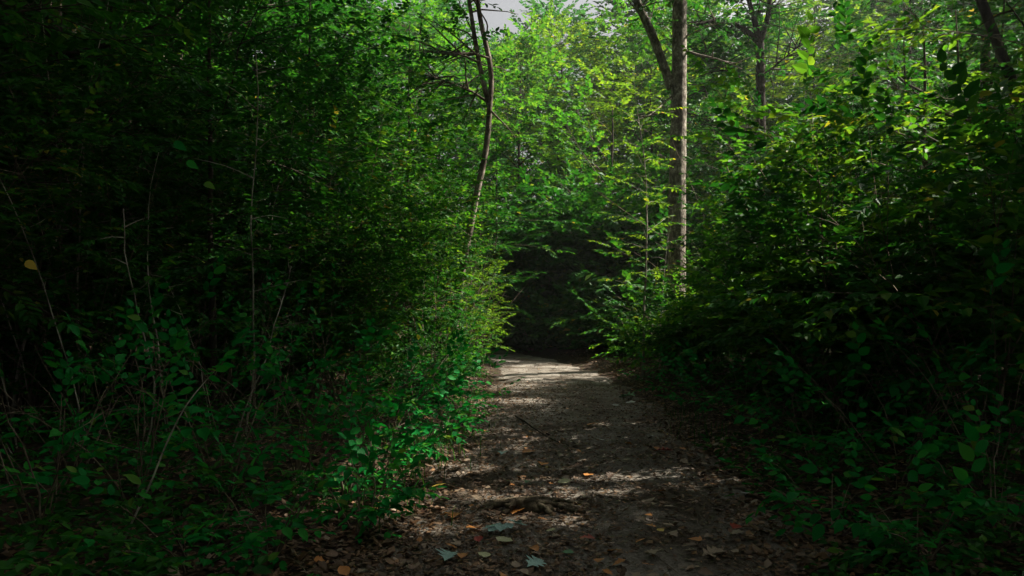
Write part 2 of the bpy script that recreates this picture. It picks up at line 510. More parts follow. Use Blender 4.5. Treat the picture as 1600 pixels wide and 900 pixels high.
def grow_tree(r, base, H, r0, cb, cr, nl=20, ns=6, step=0.3, scale=1.0, lean=(0, 0), trunk=None, flat=False):
    base = np.asarray(base, float)
    if trunk is None:
        k = 9
        tz = np.linspace(0, 1, k)
        wx = np.cumsum(r.normal(0, 0.03 * H / k, k)); wy = np.cumsum(r.normal(0, 0.03 * H / k, k))
        pts = np.stack([base[0] + lean[0] * tz + wx - wx[0], base[1] + lean[1] * tz + wy - wy[0], base[2] - 0.15 + tz * H], -1)
        rad = r0 * (1 - 0.85 * tz) + r0 * 0.45 * np.exp(-tz * 18)
    else:
        pts, rad = trunk
    polys = [(pts, rad)]
    sp = []
    zz = pts[:, 2]
    az = r.uniform(0, 6.28)
    for i in range(nl):
        u = (i + r.random()) / nl
        z = base[2] + cb + (H - cb) * u ** 0.9
        p = np.array([np.interp(z, zz, pts[:, j]) for j in range(3)])
        rr = float(np.interp(z, zz, rad))
        az += 2.4 + r.normal(0, 0.3)
        L = cr * (0.35 + 0.75 * math.sin(math.pi * min(1, 0.25 + 0.72 * u))) * r.uniform(0.75, 1.15)
        el = math.radians((5 if flat else 12) + (25 if flat else 45) * u + r.normal(0, 7))
        d = np.array([math.cos(az) * math.cos(el), math.sin(az) * math.cos(el), math.sin(el)])
        lp = wander(r, p, d, L, 6, 0.13, 0.15 if not flat else -0.25)
        polys.append((lp, np.linspace(min(rr * (0.3 if flat else 0.5), 0.03 + 0.018 * L), 0.005, 7)))
        for q in range(ns):
            t = 0.22 + 0.75 * (q + r.random()) / ns
            b = np.array([np.interp(t * 6, np.arange(7), lp[:, j]) for j in range(3)])
            dd = nrm(lp[-1] - lp[0])
            lat = nrm(np.cross(dd, UP)) * (1 if q % 2 else -1)
            sd = nrm(dd * 0.75 + lat * r.uniform(0.6, 1.1) + UP * r.normal(0.05, 0.2))
            sl = L * 0.42 * (1.15 - 0.6 * t) * r.uniform(0.7, 1.2)
            bp = wander(r, b, sd, sl, 3, 0.15, -0.05)
            polys.append((bp, np.linspace(0.006 if flat else 0.012, 0.003, 4)))
            sp.append(sprays_on(r, bp, step, scale))
        sp.append(sprays_on(r, lp[3:], step, scale))
    return polys, cat(sp)


def grow_shrub(r, base, H, R, n=10, step=0.16, scale=1.0, arch=-0.5, stem_r=0.008, side=3, start=0.25):
    base = np.asarray(base, float)
    polys, sp = [], []
    for i in range(n):
        az = i * 2.4 + r.normal(0, 0.4)
        out = R * r.uniform(0.35, 1.05); h = H * r.uniform(0.6, 1.05)
        L = math.hypot(out, h) * 1.12
        d = nrm(np.array([math.cos(az) * out * 0.6, math.sin(az) * out * 0.6, h * 1.25]))
        p0 = base + np.array([math.cos(az), math.sin(az), 0]) * 0.12 * R * r.random() - UP * 0.06
        q = wander(r, p0, d, L, 7, 0.10, arch)
        # lean outwards while growing
        w = np.linspace(0, 1, 8) ** 1.6
        q = q + w[:, None] * np.array([math.cos(az), math.sin(az), 0]) * out * 0.35
        polys.append((q, np.linspace(stem_r * r.uniform(0.8, 1.4), 0.002, 8)))
        for k in range(side):
            t = r.uniform(0.3, 0.9)
            b = np.array([np.interp(t * 7, np.arange(8), q[:, j]) for j in range(3)])
            a2 = az + r.normal(0, 1.2)
            sd = nrm(np.array([math.cos(a2), math.sin(a2), r.uniform(-0.05, 0.6)]))
            bp = wander(r, b, sd, H * r.uniform(0.2, 0.42), 3, 0.12, -0.1)
            polys.append((bp, np.linspace(0.004, 0.0015, 4)))
            sp.append(sprays_on(r, bp, step, scale))
        sp.append(sprays_on(r, q, step * 1.1, scale, start=start, spread=1.4))
    return polys, cat(sp)


TRIS = 0


def plant(name, base, grown, T, shape, mat, label, category, group=None, bark=None, sides=5, seed=0, bias=0.0, do_prune=True,
          trunk_name='trunk', crown_name='crown', trunk_sides=None, clump=0.0):
    """a tree or shrub: an empty at its foot, wood and foliage below it"""
    polys, sp = grown
    base = np.asarray(base, float)
    if clump > 0 and len(sp[0]):
        P_ = sp[0]
        cn = vnoise(P_[:, 0] * 1.5 + P_[:, 2] * 0.55, P_[:, 1] * 1.5 - P_[:, 2] * 0.8) * 0.5 + vnoise(P_[:, 2] * 1.9 + P_[:, 0] * 0.6, P_[:, 1] * 0.8 - P_[:, 0] * 1.1 + 40) * 0.5
        kc = cn > clump
        sp = tuple(a_[kc] for a_ in sp)
    if do_prune:
        sp = prune(sp)
        mid = np.array([p[0][len(p[0]) // 2] for p in polys]); tip = np.array([p[0][-1] for p in polys])
        ok = (sunlit_cull(mid) & gap_cull(mid)) | (sunlit_cull(tip) & gap_cull(tip))
        ok[0] = True
        kept, cur = [], True
        for p, k_ in zip(polys, ok):
            k_ = bool(k_) or p[1][0] > 0.06
            if len(p[0]) in (7, 8):
                cur = k_
            elif len(p[0]) == 4:
                k_ = k_ and cur
            if k_:
                kept.append(p)
        polys = kept
    root = empty(name, base)
    tag(root, label, category, group)
    if trunk_sides:
        V, F = tubes(polys[:1], trunk_sides)
        link(trunk_name, mesh_arr(trunk_name, V - base, F, bark or M_BARK, smooth=True), root)
        V, F = tubes(polys[1:], sides)
        link('limbs' if trunk_name == 'trunk' else 'twigs', mesh_arr('limbs', V - base, F, bark or M_BARK, smooth=True), root)
    else:
        V, F = tubes(polys, sides)
        link(trunk_name, mesh_arr(trunk_name, V - base, F, bark or M_BARK, smooth=True), root)
    me = leaf_mesh(crown_name, sp, T, shape, mat, seed, base, bias)
    link(crown_name, me, root)
    return root


def copy_plant(root, loc, rz, sc, label=None):
    o = root.copy(); COL.objects.link(o)
    o.location = tuple(loc); o.rotation_euler = (0, 0, rz); o.scale = (sc, sc, sc)
    if label: o['label'] = label
    for ch in list(root.children):
        c = ch.copy(); COL.objects.link(c); c.parent = o
    return o


# ================================================================== ground and path
def axis(segs):
    out = []
    for a, b, s in segs:
        out.append(np.arange(a, b, s))
    return np.concatenate(out + [[segs[-1][1]]])


gx = axis([(-400, -60, 40), (-60, -14, 2), (-14, -5, 0.3), (-5, 6, 0.16), (6, 15, 0.35), (15, 60, 2.5), (60, 400, 34)])
gy = axis([(-200, -20, 20), (-20, 1, 0.7), (1, 14, 0.16), (14, 26, 0.3), (26, 60, 1.2), (60, 600, 36)])
X, Y = np.meshgrid(gx, gy)
Z = gh(X, Y)
Z = np.where((np.abs(X) > 60) | (Y > 70) | (Y < -20), np.minimum(Z, 1.0), Z)
nxn, nyn = len(gx), len(gy)
idx = np.arange(nxn * nyn).reshape(nyn, nxn)
F = np.stack([idx[:-1, :-1], idx[:-1, 1:], idx[1:, 1:], idx[1:, :-1]], -1).reshape(-1, 4)
tag(link('ground', mesh_arr('ground', np.stack([X, Y, Z], -1).reshape(-1, 3), F, M_GROUND, smooth=True)), kind='structure')

sv = axis([(-6, 2, 0.4), (2, 12, 0.05), (12, 24, 0.1), (24, 45, 0.5)])
cv = np.linspace(-1.9, 1.9, 77)
CV, SV = np.meshgrid(cv, sv)
PX = path_x(SV) + CV
edge = sstep(1.0, 1.75, np.abs(CV) / path_w(SV) + fbm(PX * 1.7, SV * 1.7, 3) * 0.9)
PZ = gh(PX, SV) + 0.03 - 0.09 * edge + fbm(PX * 9, SV * 9, 3) * 0.02
nxn, nyn = len(cv), len(sv)
idx = np.arange(nxn * nyn).reshape(nyn, nxn)
F = np.stack([idx[:-1, :-1], idx[:-1, 1:], idx[1:, 1:], idx[1:, :-1]], -1).reshape(-1, 4)
tag(link('path', mesh_arr('path', np.stack([PX, SV, PZ], -1).reshape(-1, 3), F, M_PATH, smooth=True)), kind='structure')


def surf(x, y):
    """top of path or ground"""
    x = np.asarray(x, float); y = np.asarray(y, float)
    c = x - path_x(y)
    e = sstep(1.0, 1.75, np.abs(c) / path_w(y) + fbm(x * 1.7, y * 1.7, 3) * 0.9)
    return gh(x, y) + np.maximum(0, 0.03 - 0.09 * e + fbm(x * 9, y * 9, 3) * 0.02 * (np.abs(c) < 1.9))


# ================================================================== the trees one can pick out
def resample(pts, k):
    pts = np.asarray(pts, float)
    c = np.concatenate([[0], np.cumsum(np.linalg.norm(np.diff(pts, axis=0), axis=-1))])
    t = np.linspace(0, c[-1], k)
    # smooth by averaging a fine linear resample
    P = np.stack([np.interp(t, c, pts[:, i]) for i in range(3)], -1)
    Q = P.copy()
    for _ in range(2):
        Q[1:-1] = (Q[:-2] + 2 * Q[1:-1] + Q[2:]) / 4
    return Q


def part_tube(name, parent, base, pts, r0, r1, bark, n=10, k=24, rough=0.06, flare=0.0, seed=0):
    P = resample(pts, k)
    t = np.linspace(0, 1, k)
    rad = r0 + (r1 - r0) * t + flare * np.exp(-t * 22)
    V, F = tubes([(P, rad)], n)
    rr = np.random.default_rng(seed)
    c = np.repeat(P, n, 0)
    ridge = 1 + rough * (rr.normal(0, 0.5, (k, n)) + 0.8 * np.sin(np.arange(n) * 2.1 + rr.uniform(0, 6))[None] + fbm(t * 14, t * 0 + seed, 3)[:, None] * 2).reshape(-1, 1)
    V = c + (V - c) * ridge
    return link(name, mesh_arr(name, V - base, F, bark, smooth=True), parent)


def hero(name, base, trunk_px, Y, r0, r1, limbs, bark, label, crown_sp, T, shape, mat, seed, n=14, flare=0.0, twigs=None, rough=0.06):
    base = np.asarray(base, float)
    root = empty(name, base)
    tag(root, label, 'tree')
    tp = [base - UP * 0.2] + [W(a, b, Y) for a, b in trunk_px]
    tr = part_tube('trunk', root, base, tp, r0, r1, bark, n, 60, rough, flare, seed)
    lr = np.random.default_rng(seed + 50)
    for i, (pl, a, b) in enumerate(limbs):
        pts = []
        for q in pl:
            pts.append(W(q[0], q[1], Y + (q[2] if len(q) > 2 else 0)))
        part_tube('limb', root, base, pts, a, b, bark, 8, 16, rough, 0, seed + i)
    if twigs:
        V, F = tubes(twigs, 5)
        tag(link('branchlets', mesh_arr('branchlets', V - base, F, bark, smooth=True), root), kind='stuff')
    link('crown', leaf_mesh('crown', prune(crown_sp), T, shape, mat, seed, base), root)
    return root


def limb_sprays(r, limbs_world, step, scale, nsub, sublen, T=None):
    polys, sp = [], []
    for lp in limbs_world:
        lp = resample(lp, 8)
        dd = nrm(lp[-1] - lp[0])
        for q in range(nsub):
            t = r.uniform(0.2, 1.0) * 7
            b = np.array([np.interp(t, np.arange(8), lp[:, j]) for j in range(3)])
            sd = nrm(dd * 0.5 + r.normal(0, 1, 3) * np.array([1, 1, 0.35]))
            bp = wander(r, b, sd, sublen * r.uniform(0.6, 1.2), 4, 0.14, -0.12)
            polys.append((bp, np.linspace(0.02, 0.004, 5)))
            sp.append(sprays_on(r, bp, step, scale))
    return polys, cat(sp)


# -- the tall forked tree right of the path
r = np.random.default_rng(101)
YM = 17.6
mb = ground_pt(*W(1056, 580, YM)[:2])
fork = [(1049, 138), (1040, 112), (1024, 66), (1008, 28), (992, 0), (976, -40), (950, -110), (930, -200)]
top = [(1066, -100), (1074, -240), (1070, -380)]
hl = [(fork, 0.11, 0.06),
      ([(1068, 78), (1092, 86, -.3), (1122, 92, -.6), (1160, 108, -.9)], 0.028, 0.008),
      ([(1066, 60), (1090, 48, -.3), (1120, 36, -.5), (1150, 36, -.6)], 0.02, 0.006),
      ([(1050, 150), (1028, 170, -.4), (1012, 182, -.8), (985, 190, -1.2)], 0.02, 0.005),
      ([(1060, -60), (1010, -110, -1), (900, -150, -2)], 0.06, 0.015),
      ([(1066, -120), (1130, -170, -1), (1230, -230, -2)], 0.06, 0.015),
      ([(1066, -200), (1060, -260, -2), (1050, -300, -4)], 0.06, 0.015)]
lw = [[W(q[0], q[1], YM + (q[2] if len(q) > 2 else 0)) for q in pl] for pl, a, b in hl]
lw.append([W(a, b, YM) for a, b in top])
pol, sps = limb_sprays(r, [lw[0]] * 2 + lw[4:] + lw[4:], 0.3, 1.25, 16, 1.7)
pol2, sps2 = limb_sprays(r, lw[1:4], 0.25, 1.0, 3, 0.6)
hero('tall_forked_tree', mb, [(1056, 475), (1057, 400), (1058, 300), (1060, 200), (1061, 120), (1062, 0)] + top, YM, 0.225, 0.10, hl, M_BARK,
     'tall tree right of the path, forked trunk with sun on its right flank', cat([sps, sps2]), T_MID, LEAF_MID, M_LEAF, 11, 18, 0.12, pol + pol2, rough=0.05)

# -- the slender leaning tree left of the path
YL = 14.0
lb = ground_pt(*W(704, 600, YL)[:2])
hl = [([(765, 168), (752, 118), (742, 62), (736, 20), (731, -10), (722, -80), (700, -180)], 0.048, 0.02),
      ([(766, 172), (778, 184, -.2), (792, 198, -.4), (806, 216, -.5)], 0.02, 0.006),
      ([(766, 92), (745, 84, -.2), (715, 82, -.3), (690, 86, -.5)], 0.022, 0.008),
      ([(763, 160), (742, 146, .2), (716, 130, .3), (668, 120, .4)], 0.028, 0.008),
      ([(757, 60), (764, 40, -.1), (742, 5, -.1), (738, -30, 0)], 0.016, 0.008)]
lw = [[W(q[0], q[1], YL + (q[2] if len(q) > 2 else 0)) for q in pl] for pl, a, b in hl]
pol, sps = limb_sprays(r, [lw[0], lw[2], lw[3], lw[3], [W(748, 10, YL), W(760, -150, YL)]], 0.24, 1.0, 12, 1.1)
hero('slender_leaning_tree', lb, [(712, 500), (722, 420), (736, 350), (746, 296), (757, 250), (763, 205), (765, 165), (769, 125), (765, 92), (756, 58), (748, 18), (744, -20), (752, -90), (760, -180)],
     YL, 0.072, 0.03, hl, M_BARK_MOTTLED, 'slender pale leaning tree left of the path, its stem forking into two', sps, T_MID, LEAF_MID, M_LEAF, 12, 10, 0.03, pol, rough=0.04)

# -- the dark crooked tree behind the tall one
YD = 22.0
db = ground_pt(*W(1192, 556, YD)[:2])
hl = [([(1187, 68), (1172, 52), (1150, 38, -.4), (1122, 30, -.8), (1085, 40, -1.2)], 0.09, 0.025),
      ([(1187, 66), (1180, 36), (1170, 0), (1160, -50)], 0.09, 0.04),
      ([(1188, 66), (1199, 34), (1203, 0), (1212, -60)], 0.09, 0.04),
      ([(1190, 235), (1150, 215, -.5), (1120, 180, -.8), (1100, 135, -1)], 0.04, 0.012),
      ([(1190, 245), (1160, 218, -.4), (1118, 192, -.8), (1085, 178, -1)], 0.035, 0.01),
      ([(1188, 120), (1215, 100, -.3), (1250, 70, -.6)], 0.03, 0.01),
      ([(1190, 150), (1140, 110, .3), (1080, 70, .6)], 0.025, 0.008)]
lw = [[W(q[0], q[1], YD + (q[2] if len(q) > 2 else 0)) for q in pl] for pl, a, b in hl]
pol, sps = limb_sprays(r, lw + lw, 0.3, 1.25, 12, 1.6)
hero('crooked_dark_tree', db, [(1192, 480), (1190, 380), (1190, 250), (1188, 130), (1187, 68)], YD, 0.15, 0.12, hl, M_BARK_DARK,
     'dark crooked tree with a three way fork, behind the tall forked tree', sps, T_MID, LEAF_MID, M_LEAF, 13, 10, 0.05, pol, rough=0.08)

# ================================================================== canopy and understorey trees
seed = 200


def tree(x, y, H, r0, cb, cr, label, group=None, nl=20, ns=6, step=0.3, scale=1.0, T=T_FAR, shape=LEAF_FAR, mat=M_LEAF, flat=False, lean=(0, 0),
         name='canopy_tree', bark=None, pr=True, category='tree'):
    global seed
    seed += 1
    rr = np.random.default_rng(seed)
    b = ground_pt(x, y)
    g = grow_tree(rr, b, H, r0, cb, cr, nl, ns, step, scale, lean, None, flat)
    return plant(name, b, g, T, shape, mat, label, category, group, bark or M_BARK, 4 if flat else 3, seed, do_prune=pr, trunk_sides=9, clump={'understorey_tree': 0.40, 'background_tree': 0.34}.get(name, 0.0))


# tall trees standing right of the path: placed to shade it, with gaps; leaning crowns added out of view to block sun
for i, (x, y, H, cb, cr, nl) in enumerate([(8.0, 5.5, 22, 5.0, 4.6, 50), (12.5, 9.5, 20, 4, 5.0, 46), (8.6, 12.6, 22, 5.5, 4.4, 50), (13.5, 15.5, 19, 4, 5.0, 44), (11.0, 18.6, 13, 4, 3.8, 30),
                                       (8.6, 0.0, 16, 5, 4.6, 38), (11.5, 1.5, 18, 4, 5.0, 38), (18.5, 12, 18, 4, 5.2, 40), (17.5, 5, 18, 3.5, 5, 40), (7.6, 9.2, 22, 6.5, 3.8, 50), (9.6, 12.0, 19, 9.0, 3.6, 36), (9.4, 8.4, 19, 9.0, 3.6, 36), (11.0, 10.6, 18, 9.01, 3.4, 34), (13.5, 14.2, 18, 9.01, 3.2, 30), (10.6, 12, 22, 8, 4.4, 40)]):
    tree(x, y, H, 0.10 if int(cb) == 9 else 0.2, cb, cr, lean={9.0: (-7.5, 0), 9.01: (-10, 0)}.get(cb, (0, 0)), label='tall leafy tree over the right hand thicket, mostly out of view, placed to shade the path', group='tall trees on the right', nl=nl, ns=6, step=0.24, scale=1.4, bark=M_BARK_DARK)
for i, (x, y, H, cb, cr) in enumerate([(6.9, 6.8, 9.5, 2.2, 2.6), (6.0, 3.2, 10, 2.5, 2.8), (8.6, 8.0, 10, 2.5, 2.8), (5.7, 7.9, 6.5, 1.8, 2.0)]):
    tree(x, y, H, 0.1, cb, cr, 'leafy tree leaning in over the right picture edge', 'trees at the right edge', nl=38, ns=6, step=0.15, scale=1.05, T=T_NEAR, shape=LEAF_MID, bark=M_BARK_DARK, mat=M_LEAF_LIT)
# tall trees on the left, over the thicket
for i, (x, y, H, cb, cr) in enumerate([(-6.4, 3.4, 13, 4.6, 4.6), (-9.5, 9.0, 14, 4.0, 4.8), (-6.6, 15.5, 12, 4.5, 4.0)]):
    lt = tree(x, y, H, 0.17, cb, cr, 'tall leafy tree rising out of the dark left hand thicket, copied around it to deepen the shade', 'tall trees on the left', nl=36, ns=6, step=0.21, scale=1.2, bark=M_BARK_DARK)
for i, (x, y, sc) in enumerate([(-13.5, 4, 1.1), (-11, -1.5, 1.1), (-16, 9, 1.1), (-8.0, 12.5, 0.95), (-5.6, 9.6, 0.9), (-12, 9.5, 1.15), (-14, -3, 1.2),
                            (9.5, -1.5, 1.1), (14, -2, 1.2), (-7.5, -6.5, 1.1), (11, -7, 1.2), (-6.5, 20.5, 0.95)]):
    copy_plant(lt, ground_pt(x, y), 1.3 * i, sc)  # copies added over the left and behind the view to darken the wood

# understorey trees of the left wall: layered sprays of leaves
for i, (x, y, H, cb, cr, lab) in enumerate([
        (-4.9, 6.4, 6.0, 1.6, 2.5, 'layered dark understorey tree nearest the left edge of the picture'),
        (-3.5, 9.2, 6.4, 1.5, 2.2, 'leafy understorey tree left of the path with sunlit outer leaves'),
        (-5.2, 10.4, 6.6, 1.5, 2.4, 'dark understorey tree behind the layered one at the left'),
        (-3.3, 12.8, 7.2, 1.6, 2.0, 'dense understorey tree just left of the slender leaning tree'),
        (-7.6, 8.0, 6.0, 1.3, 2.6, 'shaded understorey tree deep inside the left thicket'),
        (-6.6, 13.5, 7.0, 1.4, 2.5, 'understorey tree in the depth of the left thicket, light showing through'),
        (-2.3, 17.0, 7.5, 1.2, 2.2, 'leafy tree behind the slender leaning tree on the left'),
        (-5.4, 18.5, 8.0, 1.5, 2.6, 'leafy tree far back in the left thicket')]):
    tree(x, y, H, 0.048, cb, cr, lab, None, nl=24, ns=6, step=0.145, scale=0.95, T=T_NEAR, shape=LEAF_MID, flat=True, name='understorey_tree', bark=M_BARK_DARK)

# understorey of the right wall: sunlit upper leaves
for i, (x, y, H, cb, cr, lab, mt) in enumerate([
        (5.3, 10.2, 5.2, 1.3, 1.8, 'sunlit yellow green sapling tree in the middle of the right hand thicket', M_LEAF_SUNLIT),
        (6.4, 8.6, 6.0, 1.4, 2.1, 'large leaved understorey tree reaching in at the right edge', M_LEAF_LIT),
        (7.1, 12.6, 6.2, 1.2, 2.2, 'understorey tree behind the sunlit sapling tree on the right', M_LEAF_SUNLIT),
        (5.7, 15.5, 4.6, 0.9, 1.8, 'leafy tree right of the tall forked trunk', M_LEAF),
        (8.6, 11.0, 6.4, 1.2, 2.4, 'shaded understorey tree deep in the right hand thicket', M_LEAF),
        (8.0, 16.0, 7.5, 1.2, 2.6, 'leafy understorey tree far back on the right', M_LEAF)]):
    tree(x, y, H, 0.06, cb, cr, lab, None, nl=28, ns=6, step=0.14, scale=1.05, T=T_PINN if mt is M_LEAF_SUNLIT else T_NEAR, shape=LEAF_NARROW if mt is M_LEAF_SUNLIT else LEAF_MID,
         mat=mt, flat=True, name='understorey_tree', bark=M_TWIG)

# trees closing the view behind the bend
for i, (x, y, H, cb, cr, mt, lab) in enumerate([
        (0.2, 30, 10.5, 1.2, 3.4, M_LEAF_LIT, 'cool green tree straight above the dark end of the path'),
        (3.4, 26.5, 8.0, 1.0, 2.8, M_LEAF_LIT, 'rounded green tree between the path end and the tall forked trunk'),
        (5.4, 30, 10.5, 1.5, 3.8, M_LEAF_SUNLIT, 'sunlit green tree behind the tall forked trunk'),
        (-3.2, 27, 11, 1.5, 3.4, M_LEAF_LIT, 'green tree behind the slender leaning stem'),
        (2.0, 36, 13, 1.5, 4.4, M_LEAF_SUNLIT, 'pale sunlit tree under the gap of bright sky'),
        (8.8, 27.5, 9.5, 1.2, 3.8, M_LEAF_SUNLIT, 'yellow green tree behind the dark crooked tree'),
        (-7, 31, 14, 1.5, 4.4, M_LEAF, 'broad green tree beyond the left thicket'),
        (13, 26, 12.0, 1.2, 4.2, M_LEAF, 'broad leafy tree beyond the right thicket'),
        (7.2, 35, 14.5, 1.5, 4.6, M_LEAF_LIT, 'tall green tree seen between the forked trunk and the crooked tree'),
        (-3.5, 38, 14.5, 1.5, 4.6, M_LEAF_HAZY, 'hazy tree left of the gap of bright sky'),
        (12.5, 33, 14.5, 1.5, 4.6, M_LEAF_SUNLIT, 'sunlit tree far back above the right thicket'),
        (7.6, 24.0, 9.0, 2.0, 3.2, M_LEAF, 'round tree close behind the dark crooked tree'),
        (6.3, 21.0, 6.0, 1.6, 2.2, M_LEAF, 'small tree between the tall forked trunk and the crooked tree')]):
    tree(x, y, H, 0.12, cb, cr, lab, None, nl=34, ns=6, step=0.175, scale=1.05, mat=mt, pr=True, name='background_tree', bark=M_BARK_DARK)

# distant trees: a few individuals, copied
protos = []
for k in range(3):
    protos.append(tree(-11 + 14 * k, 45 + 3 * k, 17, 0.2, 1.0, 5.2, 'tall distant tree deep in the wood', 'distant trees', nl=54, ns=7, step=0.26, scale=1.75,
                       mat=(M_LEAF, M_LEAF_HAZY, M_LEAF)[k], pr=False, bark=M_BARK_DARK))
pr_ = np.random.default_rng(77)
far_spots = [(-16, 30), (-20, 38), (-14, 25), (-19, 17), (-24, 26), (-21, 8), (-28, 34), (-30, 14), (19, 34), (25, 40), (31, 36), (18, 41), (8, 42), (34, 30), (28, 48), (-18, 46), (-5, 45),
             (-28, 46), (10, 50), (38, 44), (-8, -12), (4, -14), (14, -12), (20, -6), (-18, -4), (-20, -14), (-34, 24), (-36, 40), (46, 38), (0, 57), (16, 58), (-14, 58), (24, 56), (-24, 56), (-11, 36)]
for i, (x, y) in enumerate(far_spots):
    copy_plant(protos[i % 3], ground_pt(x, y), pr_.uniform(0, 6.28), pr_.uniform(0.9, 1.12))  # those behind the camera are added unseen to block sky light

# ================================================================== shrubs


def shrub(x, y, H, R, label, group=None, n=12, step=0.14, scale=1.0, T=T_MID, shape=LEAF_MID, mat=M_LEAF, arch=-0.5, side=3, name='shrub', pr=True, start=0.25, clump=0.40):
    global seed
    seed += 1
    rr = np.random.default_rng(seed)
    b = ground_pt(x, y)
    g = grow_shrub(rr, b, H, R, n, step, scale, arch, 0.009, side, start)
    return plant(name, b, g, T, shape, mat, label, 'shrub', group, M_TWIG, 3, seed, do_prune=pr, trunk_name='stems', crown_name='foliage', clump=clump)


# the sunlit bush leaning over the left edge of the path
shrub(-0.95, 14.2, 2.6, 1.0, 'tall sunlit bush leaning over the left edge of the path', n=20, step=0.12, scale=0.8, T=T_FINE, mat=M_LEAF_SUNLIT, side=4)
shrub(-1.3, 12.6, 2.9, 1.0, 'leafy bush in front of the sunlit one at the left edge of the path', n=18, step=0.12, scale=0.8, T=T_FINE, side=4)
shrub(-0.75, 16.6, 2.4, 1.0, 'bush with bright sprays hanging over the far end of the path', n=18, step=0.12, scale=0.85, T=T_FINE, mat=M_LEAF_SUNLIT, side=4)
shrub(-1.15, 13.0, 0.9, 0.6, 'low leafy shrub hiding the foot of the sunlit bush on the left', n=18, step=0.1, scale=0.85, T=T_FINE, mat=M_LEAF_LIT, side=4, start=0.04, clump=0.2)
shrub(-1.2, 11.4, 0.8, 0.55, 'low leafy shrub at the left path edge, in front of the sunlit bush', n=18, step=0.1, scale=0.85, T=T_FINE, mat=M_LEAF, side=4, start=0.04, clump=0.2)
# left thicket
for i, (x, y, H, R) in enumerate([(-2.4, 11.0, 1.7, 1.1), (-3.6, 9.6, 1.5, 1.1), (-2.6, 14.5, 2.6, 1.3), (-4.6, 12.0, 2.2, 1.3), (-6.2, 10.5, 2.0, 1.3), (-5.0, 8.2, 1.6, 1.2), (-7.8, 11, 2.2, 1.4), (-4.2, 16, 2.6, 1.4), (-7, 16, 2.8, 1.5),
                                  (-1.8, 20, 3.0, 1.5), (-4.5, 22, 3.2, 1.6), (-9, 14, 2.6, 1.5)]):
    shrub(x, y, H, R, 'leafy shrub in the thicket left of the path', 'thicket shrubs on the left', n=13, step=0.165, scale=1.0)
# tall shrubs making a wall of leaves on the left: three grown, then copied
walls = []
for i, (x, y, H, R, mt, lab) in enumerate([(-4.0, 10.6, 4.8, 1.7, M_LEAF, 'tall dense shrub in the middle of the left wall of leaves'), (-5.6, 8.8, 5.0, 1.8, M_LEAF, 'tall dense shrub at the left end of the wall of leaves'),
                                           (-2.6, 13.4, 4.6, 1.5, M_LEAF_LIT, 'tall leafy shrub at the right end of the left wall, near the slender stem')]):
    walls.append(shrub(x, y, H, R, lab, 'tall shrubs of the left wall', n=26, step=0.15, scale=0.95, T=T_NEAR, mat=mt, side=6, start=0.1, arch=-0.35, name='tall_shrub'))
for i, (x, y, sc) in enumerate([(-7.4, 8.6, 1.05), (-6.6, 11.4, 1.05), (-8.6, 13.4, 1.2), (-5.2, 14.2, 1.1), (-3.6, 16.2, 1.1), (-6.4, 16.6, 1.25), (-9.6, 10.4, 1.2), (-4.4, 8.0, 0.72), (-3.0, 11.6, 0.8), (-5.0, 6.2, 0.62), (-2.4, 18.5, 1.1), (-8.8, 18.0, 1.3), (-4.8, 20, 1.3)]):
    copy_plant(walls[i % 2], ground_pt(x, y), 0.9 + 2.1 * i, sc, 'tall shaded shrub making up the dark leafy wall on the left')
# right thicket
for i, (x, y, H, R) in enumerate([(3.3, 14.6, 1.7, 1.0), (4.3, 12.6, 2.0, 1.2), (5.4, 10.8, 2.0, 1.2), (4.1, 17.0, 2.2, 1.2), (6.6, 13.4, 2.4, 1.4), (3.2, 20.0, 2.6, 1.2), (5.4, 19.5, 3.0, 1.5), (6.5, 9.4, 1.9, 1.2), (7.8, 11.5, 2.4, 1.4), (9, 14, 2.8, 1.5), (8, 18, 3.0, 1.6), (2.9, 17.4, 1.2, 0.8), (3.9, 9.6, 3.8, 1.4), (3.25, 15.6, 1.3, 0.8), (3.9, 15.9, 1.5, 0.8), (4.3, 11.5, 3.9, 1.4), (4.4, 13.3, 3.8, 1.4), (3.5, 8.5, 3.0, 1.2), (4.0, 6.6, 2.6, 1.1), (3.7, 12.3, 3.3, 1.2), (4.0, 7.9, 3.2, 1.3), (5.2, 7.2, 2.4, 1.2)]):
    shrub(x, y, H, R, 'leafy shrub in the thicket right of the path', 'thicket shrubs on the right', n=15, step=0.15, scale=1.0, clump=0.3, mat=M_LEAF_LIT if i % 2 else M_LEAF)
# the dark tunnel end
for i, (x, y, H, R) in enumerate([(0.6, 24.0, 1.5, 1.0), (1.9, 23.0, 1.7, 1.0), (3.1, 20.8, 1.3, .9), (3.2, 23.0, 1.6, 1.0), (0.0, 26.6, 2.0, 1.2), (2.6, 26, 2.0, 1.2), (4.4, 21.6, 1.6, 1.0), (-1.8, 30.5, 2.4, 1.4)]):
    shrub(x, y, H, R, 'low dark shrub filling the foot of the tunnel where the path bends', 'low shrubs at the bend', n=16, step=0.13, scale=1.2, T=T_FAR, shape=LEAF_FAR, pr=False, start=0.04, arch=-0.9, clump=0.0)
for i, (x, y, H, R) in enumerate([(0.9, 26, 4.2, 1.9), (3.0, 25, 4.4, 1.9), (2.4, 29, 4.6, 2.0), (-0.6, 32, 4.4, 2.0), (4.6, 23.6, 4.0, 1.7), (-3.5, 25.5, 3.6, 1.7), (5.8, 27, 4.4, 2.0), (0.6, 36, 5, 2.4), (-5, 36.5, 5, 2.4)]):
    shrub(x, y, H, R, 'tall dark shrub closing the tunnel at the end of the path', 'shrubs at the end of the path', n=24, step=0.17, scale=1.3, T=T_FAR, shape=LEAF_FAR, pr=False, clump=0.0, start=0.1)
